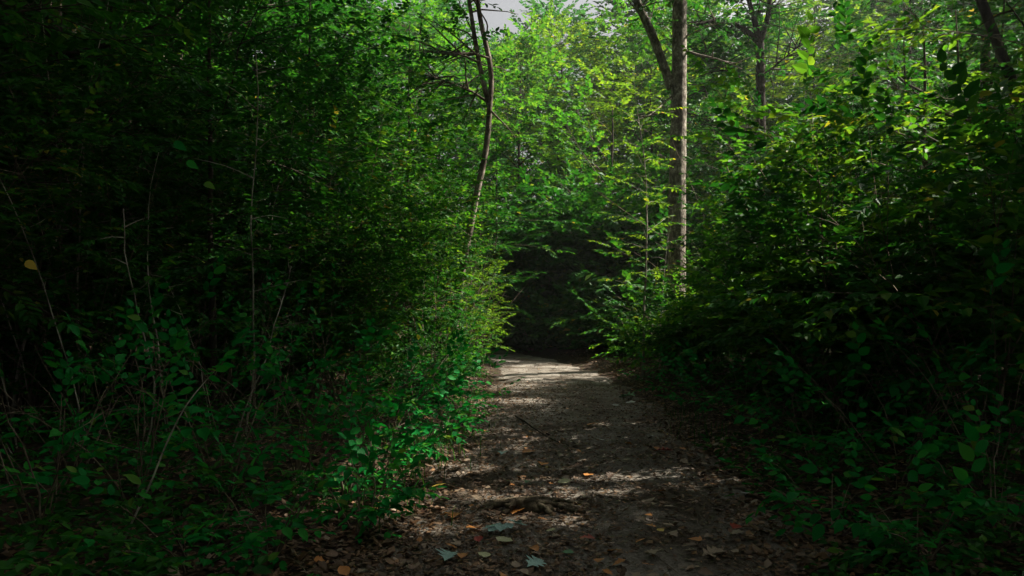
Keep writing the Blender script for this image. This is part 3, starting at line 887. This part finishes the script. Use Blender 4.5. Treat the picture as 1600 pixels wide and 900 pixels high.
sp0 = shrub(-12, 19, 3.6, 2.0, 'shaded shrub far inside the wood', 'far undergrowth', n=18, step=0.24, scale=1.25, T=T_FAR, shape=LEAF_FAR, pr=False)
for i, (x, y) in enumerate([(-11, 12), (-14, 15), (-16, 22), (-10, 25), (-13, 29), (-8, 27), (11, 17), (12, 22), (9, 24), (13, 28), (10, 32), (16, 24), (16, 14), (13, 10), (-18, 12), (-22, 20), (20, 30), (-18, 34), (14, 36), (-12, 40), (6, 42), (-24, 32), (24, 24), (2, 46), (-6, 48), (11, 11.5), (-10.5, 8)]):
    copy_plant(sp0, ground_pt(x, y), i * 1.7, pr_.uniform(0.8, 1.3))


# ================================================================== slender saplings in the thicket
r = np.random.default_rng(400)


def sapling(x, y, H, label, group=None, mat=M_LEAF, T=T_FINE, shape=LEAF_MID, rad=0.018, nb=12, bl=0.5, scale=1.0, lean=(0, 0), bark=M_BARK_PALE, start=0.3, pr=True, step=0.16, curl=0.05):
    global seed
    seed += 1
    rr = np.random.default_rng(seed)
    b = ground_pt(x, y)
    d = nrm(np.array([lean[0], lean[1], H]))
    st = wander(rr, b - UP * 0.05, d, H, 12, curl, 0.1)
    polys = [(st, np.linspace(rad, 0.004, 13))]
    sp = [sprays_on(rr, st[9:], step, scale, spread=1.2)]
    for i in range(nb):
        t = start + (1 - start) * (i + rr.random()) / nb
        p = np.array([np.interp(t * 12, np.arange(13), st[:, j]) for j in range(3)])
        az = i * 2.4 + rr.normal(0, .3)
        bp = wander(rr, p, np.array([math.cos(az), math.sin(az), 0.35]), bl * (1.25 - 0.7 * t) * rr.uniform(.7, 1.2), 4, 0.12, -0.15)
        polys.append((bp, np.linspace(0.006, 0.002, 5)))
        sp.append(sprays_on(rr, bp, step, scale))
    return plant('sapling', b, (polys, cat(sp)), T, shape, mat, label, 'sapling', group, bark, 5, seed, do_prune=pr, trunk_name='stem', crown_name='foliage')


for i in range(34):
    y = r.uniform(7.5, 19); x = -r.uniform(0.22 * y + 0.6, 0.62 * y + 0.8)
    sapling(x, y, r.uniform(2.8, 5.5), 'thin pale sapling stem among the shadows of the left thicket', 'saplings in the left thicket', nb=int(r.integers(6, 13)),
            bl=0.6, start=0.4, lean=(r.normal(0, .5), r.normal(0, .4)), rad=r.uniform(0.010, 0.022))
for i in range(8):
    y = r.uniform(6.2, 8.6); x = -r.uniform(0.25 * y + 0.5, 0.64 * y)
    sapling(x, y, r.uniform(1.8, 3.4), 'thin stem coloured pale as if sunlit, in front of the dark left wall of leaves', 'bare stems on the left', nb=int(r.integers(2, 6)),
            bl=0.4, start=0.6, lean=(r.normal(0, .5), r.normal(0, .3)), rad=r.uniform(0.005, 0.009), pr=False, curl=0.09)  # pale bark stands in for flecks of sun on the stems
for i in range(16):
    y = r.uniform(8.5, 18); x = r.uniform(0.32 * y + 0.3, 0.62 * y + 0.6)
    sapling(x, y, r.uniform(2.6, 5.0), 'thin sapling stem in the right hand thicket', 'saplings in the right thicket', nb=int(r.integers(8, 14)), bl=0.6, start=0.35,
            lean=(r.normal(0, .4), r.normal(0, .4)), rad=r.uniform(0.010, 0.02))
q = W(1003, 560, 15.2)
sapling(q[0], q[1], 6.0, 'slim upright sapling with sunlit leaves, just left of the tall forked trunk', mat=M_LEAF_SUNLIT, T=T_FINE, nb=26, bl=0.8, start=0.25, rad=0.028, step=0.13, pr=False)
q = W(1030, 560, 16.6)
sapling(q[0], q[1], 4.6, 'leafy sapling close against the left of the tall forked trunk', mat=M_LEAF, T=T_FINE, nb=20, bl=0.6, start=0.25, rad=0.02, step=0.14, pr=False)
for px, H, lab in [(1092, 2.5, 'upright sapling with paired leaflets catching the sun, right of the tall trunk'), (1112, 3.1, 'taller upright sapling with paired leaflets right of the tall trunk'),
                   (1078, 2.0, 'short upright sapling with paired leaflets at the foot of the tall trunk')]:
    q = W(px, 560, 15.6)
    sapling(q[0], q[1], H, lab, mat=M_LEAF_SUNLIT, T=T_PINN, shape=LEAF_NARROW, nb=5, bl=0.25, start=0.55, scale=0.8, rad=0.012, pr=False)
q = W(750, 560, 17.4)
sapling(q[0], q[1], 5.6, 'thin dark sapling right of the slender leaning stem', mat=M_LEAF, T=T_FINE, nb=22, bl=0.9, start=0.3, rad=0.02, lean=(0.3, 0), bark=M_BARK_DARK, pr=False)

# ================================================================== near plants, leaf by leaf
NEARLEAF = []
for k in range(5):
    rr = np.random.default_rng(900 + k)
    t = np.array([0.0, 0.14, 0.36, 0.62, 0.84, 1.0])
    w = np.array([0.0, 0.19, 0.30, 0.25, 0.12, 0.0]) * rr.uniform(0.9, 1.2)
    z = -rr.uniform(0.05, 0.28) * t * t + 0.03 * np.sin(t * 5 + k)
    yb = rr.normal(0, 0.05) * t * t
    up = rr.uniform(0.03, 0.10)
    mid = np.stack([t, yb, z], -1)
    lf = np.stack([t[1:-1], yb[1:-1] + w[1:-1], z[1:-1] + up + rr.normal(0, 0.015, 4)], -1)
    rt = np.stack([t[1:-1], yb[1:-1] - w[1:-1], z[1:-1] + up + rr.normal(0, 0.015, 4)], -1)
    V = np.concatenate([mid, lf, rt])
    Fq = []
    for a in range(1, 4):
        Fq += [(a, a + 1, 6 + a, 6 + a - 1), (a + 1, a, 10 + a - 1, 10 + a)]
    Fq += [(0, 1, 6), (4, 5, 9), (1, 0, 10), (5, 4, 13)]
    me = bpy.data.meshes.new('leaf')
    me.from_pydata(V.tolist(), [], Fq)
    me.materials.append(M_LEAF_NEAR)
    for p in me.polygons: p.use_smooth = True
    NEARLEAF.append(me)
T_BUSH = spray_templates(7, 0.34, 0.10, seed=9, flat=0.14)
M_YELLOW_LEAF = leaf_mat('leaf_turned_yellow', [(0, (0.42, 0.30, 0.05)), (1, (0.5, 0.36, 0.06))], obj_random=True)


def leaf_obj(parent, base, O, D, N, L, k, me=None):
    D = nrm(D); N = nrm(N - (N @ D) * D); B = np.cross(N, D)
    o = bpy.data.objects.new('leaf', me or NEARLEAF[k % 5])
    M = Matrix(((D[0] * L, B[0] * L, N[0] * L, O[0] - base[0]), (D[1] * L, B[1] * L, N[1] * L, O[1] - base[1]), (D[2] * L, B[2] * L, N[2] * L, O[2] - base[2]), (0, 0, 0, 1)))
    o.parent = parent
    o.matrix_local = M
    COL.objects.link(o)
    return o


def near_shrub(x, y, H, R, label, group=None, n=6, scale=1.0, maxs=16, name='near_shrub', category='shrub', arch=-0.6):
    global seed
    seed += 1
    rr = np.random.default_rng(seed)
    b = ground_pt(x, y)
    polys, sp = grow_shrub(rr, b, H, R, n, 0.24, scale, arch, 0.006, 1, 0.4)
    root = empty(name, b)
    tag(root, label, category, group)
    stems = []
    for pts, rad in polys:
        V, F = tubes([(pts, rad)], 4)
        stems.append(link('stem', mesh_arr('stem', V - b, F, M_TWIG, smooth=True), root))
    fine = [resample(p[0], 24) for p in polys]
    P, D, U, Sc = sp
    k = rr.permutation(len(P))[:maxs]
    O, Dl, Nl, L = frames(P[k], D[k], U[k], Sc[k], T_BUSH, rr)
    own = np.repeat([int(np.argmin([np.min(np.linalg.norm(f - p, axis=-1)) for f in fine])) for p in P[k]], 7)
    kk = rr.random(len(O)) > 0.1
    for i, (o, d, nn, l, w_) in enumerate(zip(O[kk], Dl[kk], Nl[kk], L[kk], own[kk])):
        leaf_obj(stems[w_], b, o, d, nn, float(l), int(rr.integers(5)))
    return root


def on_ground(px, py):
    Yd = CAM_Z * FPX / (py - HZ)
    for _ in range(6):
        z = float(surf((px - 800) / FPX * Yd, Yd))
        Yd = 0.5 * Yd + 0.5 * (CAM_Z - z) * FPX / (py - HZ)
    return (px - 800) / FPX * Yd, Yd


r = np.random.default_rng(500)
LEFT = [((60, 840), .95, .55, 'dark low shrub at the bottom left corner'), ((215, 800), 1.05, .6, 'broad leaved shrub behind the pale leaning stem'),
        ((350, 770), .95, .6, 'leafy shrub near the left, its sprays held flat'), ((470, 745), .9, .55, 'low shrub between the left thicket and the path edge'),
        ((120, 735), 1.2, .7, 'tall shaded shrub at the far left of the near undergrowth'), ((270, 715), 1.3, .7, 'fullest of the near left shrubs, leaves catching light'),
        ((410, 700), 1.25, .7, 'leafy shrub left of the path in the second row'), ((540, 700), 1.0, .6, 'shrub with upright shoots beside the path edge on the left'),
        ((610, 690), .85, .5, 'small leafy shrub right at the left path edge'), ((560, 830), .4, .35, 'low plant in the leaf litter near the bottom left of the path'),
        ((420, 870), .4, .4, 'small plant at the bottom edge left of the path'), ((300, 890), .35, .35, 'small ground plant at the bottom left'),
        ((650, 660), 1.0, .55, 'leafy shrub on the left where the path narrows'), ((480, 660), 1.5, .8, 'taller shrub behind the near left row'), ((340, 655), 1.6, .8, 'tall leafy shrub in the third row on the left'),
        ((180, 665), 1.6, .8, 'shaded tall shrub in the left third row'),
        ((690, 690), .5, .4, 'knee high leafy plant beside the grass on the left path edge'), ((645, 722), .5, .42, 'knee high plant nearer than the grass on the left path edge'),
        ((590, 745), .55, .45, 'bushy low plant on the bank left of the roots'), ((722, 652), .55, .4, 'low plant on the left path edge just before the sunlit bush'), ((540, 775), .45, .42, 'spreading low plant on the near left bank'), ((30, 690), 1.5, .8, 'shaded tall shrub at the left picture edge')]
for (p, H, R, lab) in LEFT:
    x, y = on_ground(*p)
    near_shrub(x, y, H, R, lab, None, n=9, maxs=32, scale=0.86)
RIGHT = [((1560, 850), .7, .5, 'low shrub at the bottom right corner'), ((1440, 880), .35, .4, 'plant with large leaves at the bottom edge on the right'),
         ((1300, 830), .4, .4, 'small leafy plant beside the path at the bottom right'), ((1400, 760), .85, .6, 'flat leaved shrub in the right foreground'),
         ((1540, 760), 1.1, .65, 'leafy shrub by the right picture edge'), ((1280, 745), .6, .5, 'low shrub bordering the path on the right'),
         ((1460, 700), 1.25, .75, 'fullest of the near right shrubs with bright flat sprays'), ((1340, 690), 1.0, .65, 'shaded shrub in the second row on the right'),
         ((1580, 690), 1.4, .75, 'tall shrub behind the right picture edge'), ((1220, 690), .7, .5, 'low shaded shrub right of the path'),
         ((1150, 660), .6, .5, 'small shrub at the right path edge'), ((1250, 650), 1.1, .7, 'shaded shrub in the third row on the right'), ((1400, 645), 1.5, .8, 'tall shaded shrub in the third row on the right'),
         ((1090, 640), .5, .45, 'low plant where the path bends past the right bank'), ((1040, 615), .55, .5, 'low bright plant at the right rim of the sunlit path')]
for (p, H, R, lab) in RIGHT:
    x, y = on_ground(*p)
    near_shrub(x, y, H, R, lab, None, n=9, maxs=32, scale=0.92)

# pale leaning stem in the left foreground
b0 = np.array([*on_ground(190, 845), 0.0]); b0[2] = float(gh(b0[0], b0[1]))
root = empty('leaning_sapling', b0)
tag(root, 'pale thin leaning stem with a few flat leaf sprays in the left foreground', 'sapling')
yy = b0[1]
pts = resample([b0 - UP * 0.05, W(205, 815, yy), W(235, 760, yy + .05), W(256, 700, yy + .1), W(290, 630, yy + .2), W(335, 580, yy + .3)], 14)
V, F = tubes([(pts, np.linspace(0.008, 0.003, 14))], 6)
link('stem', mesh_arr('stem', V - b0, F, M_BARK_PALE, smooth=True), root)
rr = np.random.default_rng(66)
P, D, U, Sc = sprays_on(rr, pts[4:], 0.07, 0.95, start=0.05, spread=1.4)
O, Dl, Nl, L = frames(P, D, U, Sc, T_BUSH, rr)
for i in range(len(O)):
    leaf_obj(root, b0, O[i], Dl[i], Nl[i], float(L[i]), i)

# single leaves standing out on the layered tree at the left
for o in [o for o in bpy.data.objects if o.get('label', '').startswith('layered dark understorey')]:
    bb = np.array(o.location)
    for (px, py, Yd, L, yel) in [(40, 408, 5.2, 0.11, True), (272, 222, 5.0, 0.10, False), (292, 252, 5.0, 0.09, False), (200, 590, 5.2, .1, False), (320, 285, 5.2, .09, False)]:
        lo = leaf_obj(o, bb, W(px, py, Yd), np.array([0.8, -0.3, -0.5]), np.array([-0.2, -0.8, 0.5]), L, px, None)
        if yel:
            me2 = NEARLEAF[0].copy(); me2.materials.clear(); me2.materials.append(M_YELLOW_LEAF); lo.data = me2
            lo['label'] = 'yellowed leaf'

# ================================================================== ground cover, grass, litter
r = np.random.default_rng(600)
n = 9500
yy = 3.2 + 21 * r.random(n) ** 1.5
dx = np.where(r.random(n) < 0.52, -1, 1) * (1.15 + 5.5 * r.random(n) ** 1.25 + 0.12 * yy * r.random(n))
xx = path_x(yy) + dx
k = (vnoise(xx * 0.9, yy * 0.9) + 0.35 * sstep(1.2, 3.0, np.abs(dx))) > 0.58
xx, yy, dx = xx[k], yy[k], dx[k]
m = len(xx)
hh = (0.02 + 0.30 * r.random(m) ** 1.6) * sstep(0.9, 2.4, np.abs(dx))
P = np.stack([xx, yy, surf(xx, yy) + 0.02 + hh], -1)
az = r.uniform(0, 6.28, m)
D = nrm(np.stack([np.cos(az), np.sin(az), r.normal(0.12, 0.25, m)], -1))
U = nrm(np.stack([r.normal(0, .25, m), r.normal(0, .25, m), np.ones(m)], -1))
T_LOW = spray_templates(6, 0.18, 0.058, seed=21)
tag(link('ground_cover', leaf_mesh('ground_cover', (P, D, U, r.uniform(0.7, 1.5, m)), T_LOW, LEAF_MID, M_LEAF, 61, np.zeros(3))),
    'low green plants carpeting both banks beside the path', 'ground cover', kind='stuff')

# grass tufts on the left path edge
vs, fs = [], []
for (px, py, cnt) in [(702, 686, 110), (668, 715, 90), (640, 742, 70), (718, 656, 80), (735, 636, 60), (600, 780, 60), (655, 700, 60), (560, 815, 40), (745, 622, 40), (1075, 655, 50), (1120, 690, 40)]:
    cx, cy = on_ground(px, py)
    for i in range(cnt):
        x, y = cx + r.normal(0, .2), cy + r.normal(0, .3)
        z = float(surf(x, y)) - 0.01
        a = r.uniform(0, 6.28); h = r.uniform(.10, .30); o = h * r.uniform(.2, .8)
        dv = np.array([math.cos(a), math.sin(a), 0]); sv_ = np.array([-math.sin(a), math.cos(a), 0]) * 0.0035
        p = np.array([x, y, z]); q1 = p + UP * h * .65 + dv * o * .35; q2 = p + UP * h * .9 + dv * o
        i0 = len(vs)
        vs += [p - sv_, p + sv_, q1 + sv_ * .8, q1 - sv_ * .8, q2]
        fs += [(i0, i0 + 1, i0 + 2, i0 + 3), (i0 + 3, i0 + 2, i0 + 4, i0 + 4)]
me = bpy.data.meshes.new('grass')
me.from_pydata([tuple(v) for v in vs], [], [f if f[2] != f[3] else f[:3] for f in fs])
at = me.attributes.new('tint', 'FLOAT', 'FACE'); at.data.foreach_set('value', np.repeat(r.random(len(fs) // 2) * 0.6, 2).astype(np.float32))
me.materials.append(M_LEAF)
tag(link('grass', me), 'tufts of thin grass along the left edge of the path', 'grass', kind='stuff')

# leaf litter: small dead leaves lying everywhere, thin on the trodden middle
LEAF_DEAD = (np.array([(0, 0, 0.02), (.22, -.26, .10), (.6, -.28, .02), (1, 0.05, .12), (.62, .25, .10), (.25, .24, .0)]), np.array([(0, 1, 2, 3), (0, 3, 4, 5)]))
n = 80000
yy = 3.0 + 19 * r.random(n) ** 1.9
dx = r.normal(0, 1.0, n) * 1.9
xx = path_x(yy) + dx
bare = np.exp(-((dx - 0.35 + 0.25 * np.sin(yy * 0.9)) / (0.42 + 0.035 * np.clip(yy - 4, 0, 8))) ** 2) * (0.34 + 0.9 * (vnoise(xx * 1.6, yy * 0.8) - 0.2))
bare = np.maximum(bare, 0.93 * sstep(13.0, 15.5, yy) * (np.abs(dx) < 1.25))
k = r.random(n) > bare
xx, yy, dx = xx[k], yy[k], dx[k]
m = len(xx)
O = np.stack([xx, yy, surf(xx, yy) + 0.004 + 0.012 * r.random(m)], -1)
az = r.uniform(0, 6.28, m)
Dl = nrm(np.stack([np.cos(az), np.sin(az), r.normal(0, .16, m)], -1))
Nl = nrm(np.stack([r.normal(0, .28, m), r.normal(0, .28, m), np.ones(m)], -1)); Nl = nrm(Nl - (Nl * Dl).sum(-1, keepdims=True) * Dl)
L = r.uniform(0.015, 0.05, m) * (1 + 0.35 * (np.abs(dx) > 1.0)) * np.where(r.random(m) < 0.12, 1.6, 1)
B = np.cross(Nl, Dl)
cur = r.uniform(0.2, 2.2, m)
sv_, sf_ = LEAF_DEAD
V = O[:, None, :] + L[:, None, None] * (sv_[None, :, 0:1] * Dl[:, None] + (sv_[None, :, 1:2] * r.uniform(.5, 1.3, m)[:, None, None]) * B[:, None] + (sv_[None, :, 2:3] * cur[:, None, None]) * Nl[:, None])
Fd = (sf_[None] + (np.arange(m) * 6)[:, None, None]).reshape(-1, 4)
tint = np.repeat(np.clip(r.beta(1.6, 2.4, m), 0, 0.9) + (r.random(m) < 0.03) * 0.2, 2)
tag(link('leaf_litter', mesh_arr('leaf_litter', V.reshape(-1, 3), Fd, M_LITTER, np.clip(tint, 0, 1))), 'carpet of small dead brown leaves over path and banks', 'leaf litter', kind='stuff')
# twig litter
polys = []
for i in range(900):
    y = 3.5 + 14 * r.random() ** 1.7; x = float(path_x(y)) + r.normal(0, 1.3)
    a = r.uniform(0, 6.28); L_ = r.uniform(.05, .28)
    p = np.array([x, y, float(surf(x, y)) + .008]); e = p + np.array([math.cos(a), math.sin(a), r.normal(0, .08)]) * L_
    mdp = (p + e) / 2 + r.normal(0, .012, 3)
    rd = r.uniform(.0012, .0035)
    polys.append((np.array([p, mdp, e]), np.array([rd, rd, rd * .6])))
V, F = tubes(polys, 3)
tag(link('twig_litter', mesh_arr('twig_litter', V, F, M_TWIG)), 'thin dry twigs scattered over the path', 'twigs', kind='stuff')

# ------------------------------------------------------------------ single fallen leaves


def dead_leaf_mesh(kind, k):
    rr = np.random.default_rng(1300 + k)
    if kind == 'lobed':
        lob = [(0, .05), (.14, .10), (.22, .34), (.34, .14), (.46, .42), (.58, .16), (.70, .30), (.80, .10), (1.0, 0.0)]
    elif kind == 'oval':
        lob = [(0, 0.0), (.12, .16), (.3, .30), (.5, .33), (.7, .26), (.86, .14), (1.0, 0.0)]
    else:
        lob = [(0, .04), (.10, .28), (.26, .44), (.34, .30), (.52, .34), (.66, .22), (.82, .12), (1.0, 0)]
    c1, c2 = rr.uniform(.10, .45), rr.uniform(-.18, .3)
    V, n_ = [], len(lob)
    zf = lambda t, s: c2 * (t - .5) ** 2 + c1 * abs(s) ** 1.2 + rr.normal(0, .018)
    for t, w in lob: V.append((t, 0, c2 * (t - .5) ** 2))
    for sgn in (1, -1):
        for t, w in lob:
            w2 = w * rr.uniform(.85, 1.15)
            V.append((t + (.05 if w > .3 else 0), sgn * w2, zf(t, w2)))
    fs_ = []
    for i in range(n_ - 1):
        fs_.append((i, i + 1, n_ + i + 1, n_ + i)); fs_.append((i + 1, i, 2 * n_ + i, 2 * n_ + i + 1))
    return [(v[0] - .5, v[1], v[2]) for v in V], fs_


DEAD = {}


def dead_mesh(kind, colour, k):
    key = (kind, colour, k)
    if key not in DEAD:
        V, f = dead_leaf_mesh(kind, k + 7 * len(kind))
        me = bpy.data.meshes.new('fallen_leaf'); me.from_pydata(V, [], f); me.materials.append(FALLEN[colour])
        for p in me.polygons: p.use_smooth = True
        DEAD[key] = me
    return DEAD[key]


def fallen(x, y, size, kind, colour, k, label, group=None, rot=None, tilt=.12):
    o = link('fallen_leaf', dead_mesh(kind, colour, k))
    o.location = (x, y, float(surf(x, y)) + 0.03)
    o.scale = (size, size, size)
    o.rotation_euler = (r.normal(0, tilt), r.normal(0, tilt), r.uniform(0, 6.28) if rot is None else rot)
    tag(o, label, 'leaf', group)
    return o


HER = [(861, 836, 'oval', 'pale', 15, 'small pale round leaf right of the big grey green leaf'), (788, 851, 'oval', 'pale', 24, 'pale yellow leaf touching the big grey green leaf'),
       (700, 877, 'lobed', 'grey_green', 36, 'grey green leaf at the bottom left of the path'), (757, 876, 'oval', 'pale', 24, 'pale curled leaf below the big grey green leaf'),
       (705, 861, 'broad', 'orange', 18, 'orange leaf left of the big grey green leaf, near the bottom'), (746, 849, 'broad', 'red', 16, 'dark red leaf left of the pale yellow leaf'),
       (836, 888, 'lobed', 'grey_green', 36, 'grey green leaf at the very bottom of the path'), (886, 871, 'broad', 'green', 16, 'small green leaf near the bottom middle of the path'),
       (836, 866, 'broad', 'orange', 18, 'orange brown leaf below the small pale round leaf'), (917, 848, 'broad', 'red', 20, 'dull red leaf right of the small pale round leaf'),
       (960, 868, 'broad', 'orange', 20, 'folded orange leaf on the right of the bottom path'), (938, 883, 'broad', 'orange', 18, 'orange leaf at the bottom middle'),
       (1032, 836, 'oval', 'yellow', 14, 'small yellow leaf on the right of the path'), (798, 757, 'oval', 'pale', 17, 'pale round leaf above the exposed roots'),
       (825, 758, 'lobed', 'green', 18, 'green leaf just above the exposed roots'), (882, 758, 'oval', 'pale', 17, 'pale leaf above the right end of the roots'),
       (921, 747, 'broad', 'orange', 15, 'orange leaf above and right of the roots'), (918, 782, 'lobed', 'tan', 20, 'tan leaf at the right end of the exposed roots'),
       (826, 710, 'broad', 'orange', 16, 'orange leaf in the middle of the path, farther one'), (849, 730, 'broad', 'orange', 17, 'orange red leaf in the middle of the path, nearer one'),
       (785, 712, 'lobed', 'grey_green', 20, 'dull blue green leaf at the left of the mid path'), (716, 717, 'oval', 'tan', 17, 'tan leaf beside the grass on the left'),
       (925, 666, 'broad', 'orange', 13, 'single orange leaf on the bare earth'), (1036, 708, 'lobed', 'red', 22, 'bright red leaf at the right edge of the path'),
       (1015, 685, 'oval', 'white', 14, 'whitish leaf at the right edge of the bare earth'), (940, 691, 'oval', 'white', 8, 'tiny white leaf on the bare earth'),
       (1165, 776, 'oval', 'white', 17, 'white leaf on the dark litter far right of the path'), (686, 764, 'oval', 'yellow', 17, 'yellow leaf at the left side of the path'),
       (600, 792, 'broad', 'yellow', 16, 'yellow leaf among the low plants on the left'), (712, 812, 'lobed', 'orange', 30, 'large orange brown leaf on the left of the path'),
       (685, 800, 'lobed', 'brown', 30, 'large brown leaf on the left of the path'), (738, 832, 'broad', 'orange', 26, 'orange brown leaf above the dark red one'),
       (1152, 830, 'broad', 'red', 20, 'red leaf far right on the near path'), (1275, 792, 'broad', 'red', 20, 'red leaf on the right bank'), (1020, 870, 'lobed', 'tan', 30, 'crumpled tan leaf at the bottom right'),
       (1115, 870, 'lobed', 'tan', 34, 'large crumpled tan leaf at the bottom right of the path'), (1085, 850, 'broad', 'orange', 18, 'orange leaf on the dark litter at the lower right'),
       (808, 805, 'lobed', 'orange', 26, 'rust coloured leaf leaning on the roots'), (745, 785, 'lobed', 'tan', 24, 'tan leaf left of the exposed roots'), (1015, 790, 'oval', 'tan', 18, 'grey tan leaf right of the roots'),
       (962, 636, 'oval', 'white', 12, 'pale leaf near the far end of the bare earth'), (978, 622, 'lobed', 'green', 26, 'pale green leaf at the right side of the far path'), (985, 632, 'oval', 'white', 14, 'white leaf beside the pale green one on the far path')]
for i, (px, py, kind, colr, s_, lab) in enumerate(HER):
    x, y = on_ground(px, py)
    fallen(x, y, s_ * y / FPX * 1.3, kind, colr, i % 3, lab, 'coloured fallen leaves')
# the big grey green leaf: several long lobes on one stalk
x, y = on_ground(788, 834)
base = np.array([x, y, float(surf(x, y)) + 0.04])
root = empty('fallen_leaf', base)
tag(root, 'big grey green leaf with long finger lobes lying on the path', 'leaf')
for i, a in enumerate([-2.6, -2.15, -1.7, -1.2, 0.25, 0.75]):
    o = link('lobe', dead_mesh('oval', 'grey_green', i % 3), root)
    L_ = [.10, .12, .12, .10, .12, .09][i]
    o.scale = (L_ * 1.15, L_ * 1.0, L_)
    o.location = (math.cos(a) * L_ * .5 + (i - 2.5) * .018, math.sin(a) * L_ * .5 + .03, .004 * i)
    o.rotation_euler = (r.normal(0, .15), r.normal(.12, .1), a)
V, F = tubes([(np.array([(-.07, .03, .0), (0, .03, .008), (.1, .05, .004)]), np.array([.0025, .0025, .0015]))], 5)
link('stalk', mesh_arr('stalk', V, F, M_TWIG), root)
for i in range(230):
    y = 4.1 + 5.5 * r.random() ** 1.3; x = float(path_x(y)) + r.normal(-0.15, 1.15)
    colr = ['brown', 'brown', 'tan', 'brown', 'tan', 'orange'][int(r.integers(6))]
    fallen(x, y, r.uniform(.045, .10), ['lobed', 'oval', 'broad'][int(r.integers(3))], colr, int(r.integers(4)), 'dull brown or tan curled leaf lying in the path litter', 'dull fallen leaves on the path', tilt=.2)

# ------------------------------------------------------------------ exposed roots crossing the path
x, y = on_ground(835, 800)
base = np.array([x, y, float(surf(x, y))])
root = empty('exposed_roots', base)
tag(root, 'dark knotted tree roots sticking out of the path', 'roots')
rr = np.random.default_rng(71)


def root_tube(pts, r0, r1, k):
    P = resample([np.array(p) for p in pts], 18) * np.array([0.72, 0.8, 1])
    P[:, :2] += np.cumsum(rr.normal(0, .012, (18, 2)), 0)
    rad = np.linspace(r0, r1, 18) * (1 + rr.normal(0, .10, 18))
    V, F = tubes([(P, rad)], 8)
    V = V + rr.normal(0, .004, V.shape)
    V[:, 2] = V[:, 2] * 0.85 - 0.004
    link('root', mesh_arr('root', V, F, M_ROOT, smooth=True), root)


M_ROOT = bark_mat('root_bark', (0.02, 0.016, 0.01), (0.08, 0.065, 0.042), (0.16, 0.135, 0.09), scale=25)
root_tube([(-.62, .10, -.02), (-.40, .10, .04), (-.15, .05, .085), (.05, .02, .09), (.30, .06, .04), (.62, .02, -.03)], .030, .02, 0)
root_tube([(-.5, .32, -.02), (-.2, .34, .03), (.1, .32, .05), (.4, .30, .03), (.75, .18, -.02)], .022, .018, 1)
root_tube([(-.10, .06, .09), (-.18, -.05, .05), (-.30, -.14, -.02)], .04, .015, 2)
root_tube([(.02, .02, .09), (.08, -.10, .03), (.20, -.20, -.02)], .035, .012, 3)
root_tube([(.05, .04, .08), (.10, .20, .05), (.02, .34, .02)], .025, .015, 4)
root_tube([(.2, .06, .05), (.5, -.08, .02), (.85, -.16, -.02)], .02, .01, 5)
root_tube([(-.2, .06, .08), (-.42, .0, .03), (-.7, -.02, -.02)], .022, .01, 6)
# knot in the middle
kv, kf = tubes([(np.array([(-.16, .03, .02), (-.08, .03, .06), (0, .02, .07), (.1, .03, .05), (.17, .04, .0)]), np.array([.02, .07, .085, .06, .01]))], 10)
kv = kv + rr.normal(0, .008, kv.shape); kv[:, 2] = kv[:, 2] * 0.6 - .01
link('knot', mesh_arr('knot', kv, kf, M_ROOT, smooth=True), root)


def stick(p0, p1, rad, label, mat=M_BARK_DARK):
    a = np.array([*on_ground(*p0), 0.0]); b = np.array([*on_ground(*p1), 0.0])
    a[2] = float(surf(a[0], a[1])) + rad + .004; b[2] = float(surf(b[0], b[1])) + rad + .004
    t = np.linspace(0, 1, 9)[:, None]
    P = a + (b - a) * t + rr.normal(0, .006, (9, 3)) * np.array([1, 1, .4])
    P[:, 2] = np.maximum(P[:, 2], surf(P[:, 0], P[:, 1]) + rad * .7)
    V, F = tubes([(P - a, np.linspace(rad, rad * .5, 9))], 7)
    o = link('fallen_stick', mesh_arr('fallen_stick', V, F, mat, smooth=True)); o.location = tuple(a)
    tag(o, label, 'stick')


stick((805, 652), (868, 692), .012, 'dark fallen stick lying across the middle of the path')
stick((868, 690), (915, 706), .006, 'thin dark stick ending the larger one on the path')
stick((640, 850), (700, 838), .006, 'thin stick at the lower left of the path', M_TWIG)
stick((560, 884), (655, 872), .006, 'long thin stick at the bottom left edge', M_TWIG)
tot = sum(len(m.loop_triangles) if m.loop_triangles else sum(len(p.vertices) - 2 for p in m.polygons) if len(m.polygons) < 5000 else len(m.polygons) * (len(m.polygons[0].vertices) - 2) for m in bpy.data.meshes)
print('TRIS', tot, 'OBJECTS', len(bpy.data.objects))


# ------------------------------------------------------------------ hazy air
hz = [(-430, -230, -2), (430, -230, -2), (430, 640, -2), (-430, 640, -2), (-430, -230, 27), (430, -230, 27), (430, 640, 27), (-430, 640, 27)]
me = bpy.data.meshes.new('haze')
me.from_pydata(hz, [], [(0, 3, 2, 1), (4, 5, 6, 7), (0, 1, 5, 4), (1, 2, 6, 5), (2, 3, 7, 6), (3, 0, 4, 7)])
m, n_, l_ = new_mat('haze')
pv = n_.new('ShaderNodeVolumePrincipled'); pv.inputs['Density'].default_value = 0.0011
pv.inputs['Color'].default_value = (0.92, 0.94, 0.9, 1); pv.inputs['Anisotropy'].default_value = 0.7
ov = n_.new('ShaderNodeOutputMaterial'); l_.new(pv.outputs[0], ov.inputs['Volume'])
me.materials.append(m)
tag(link('haze', me), kind='stuff')
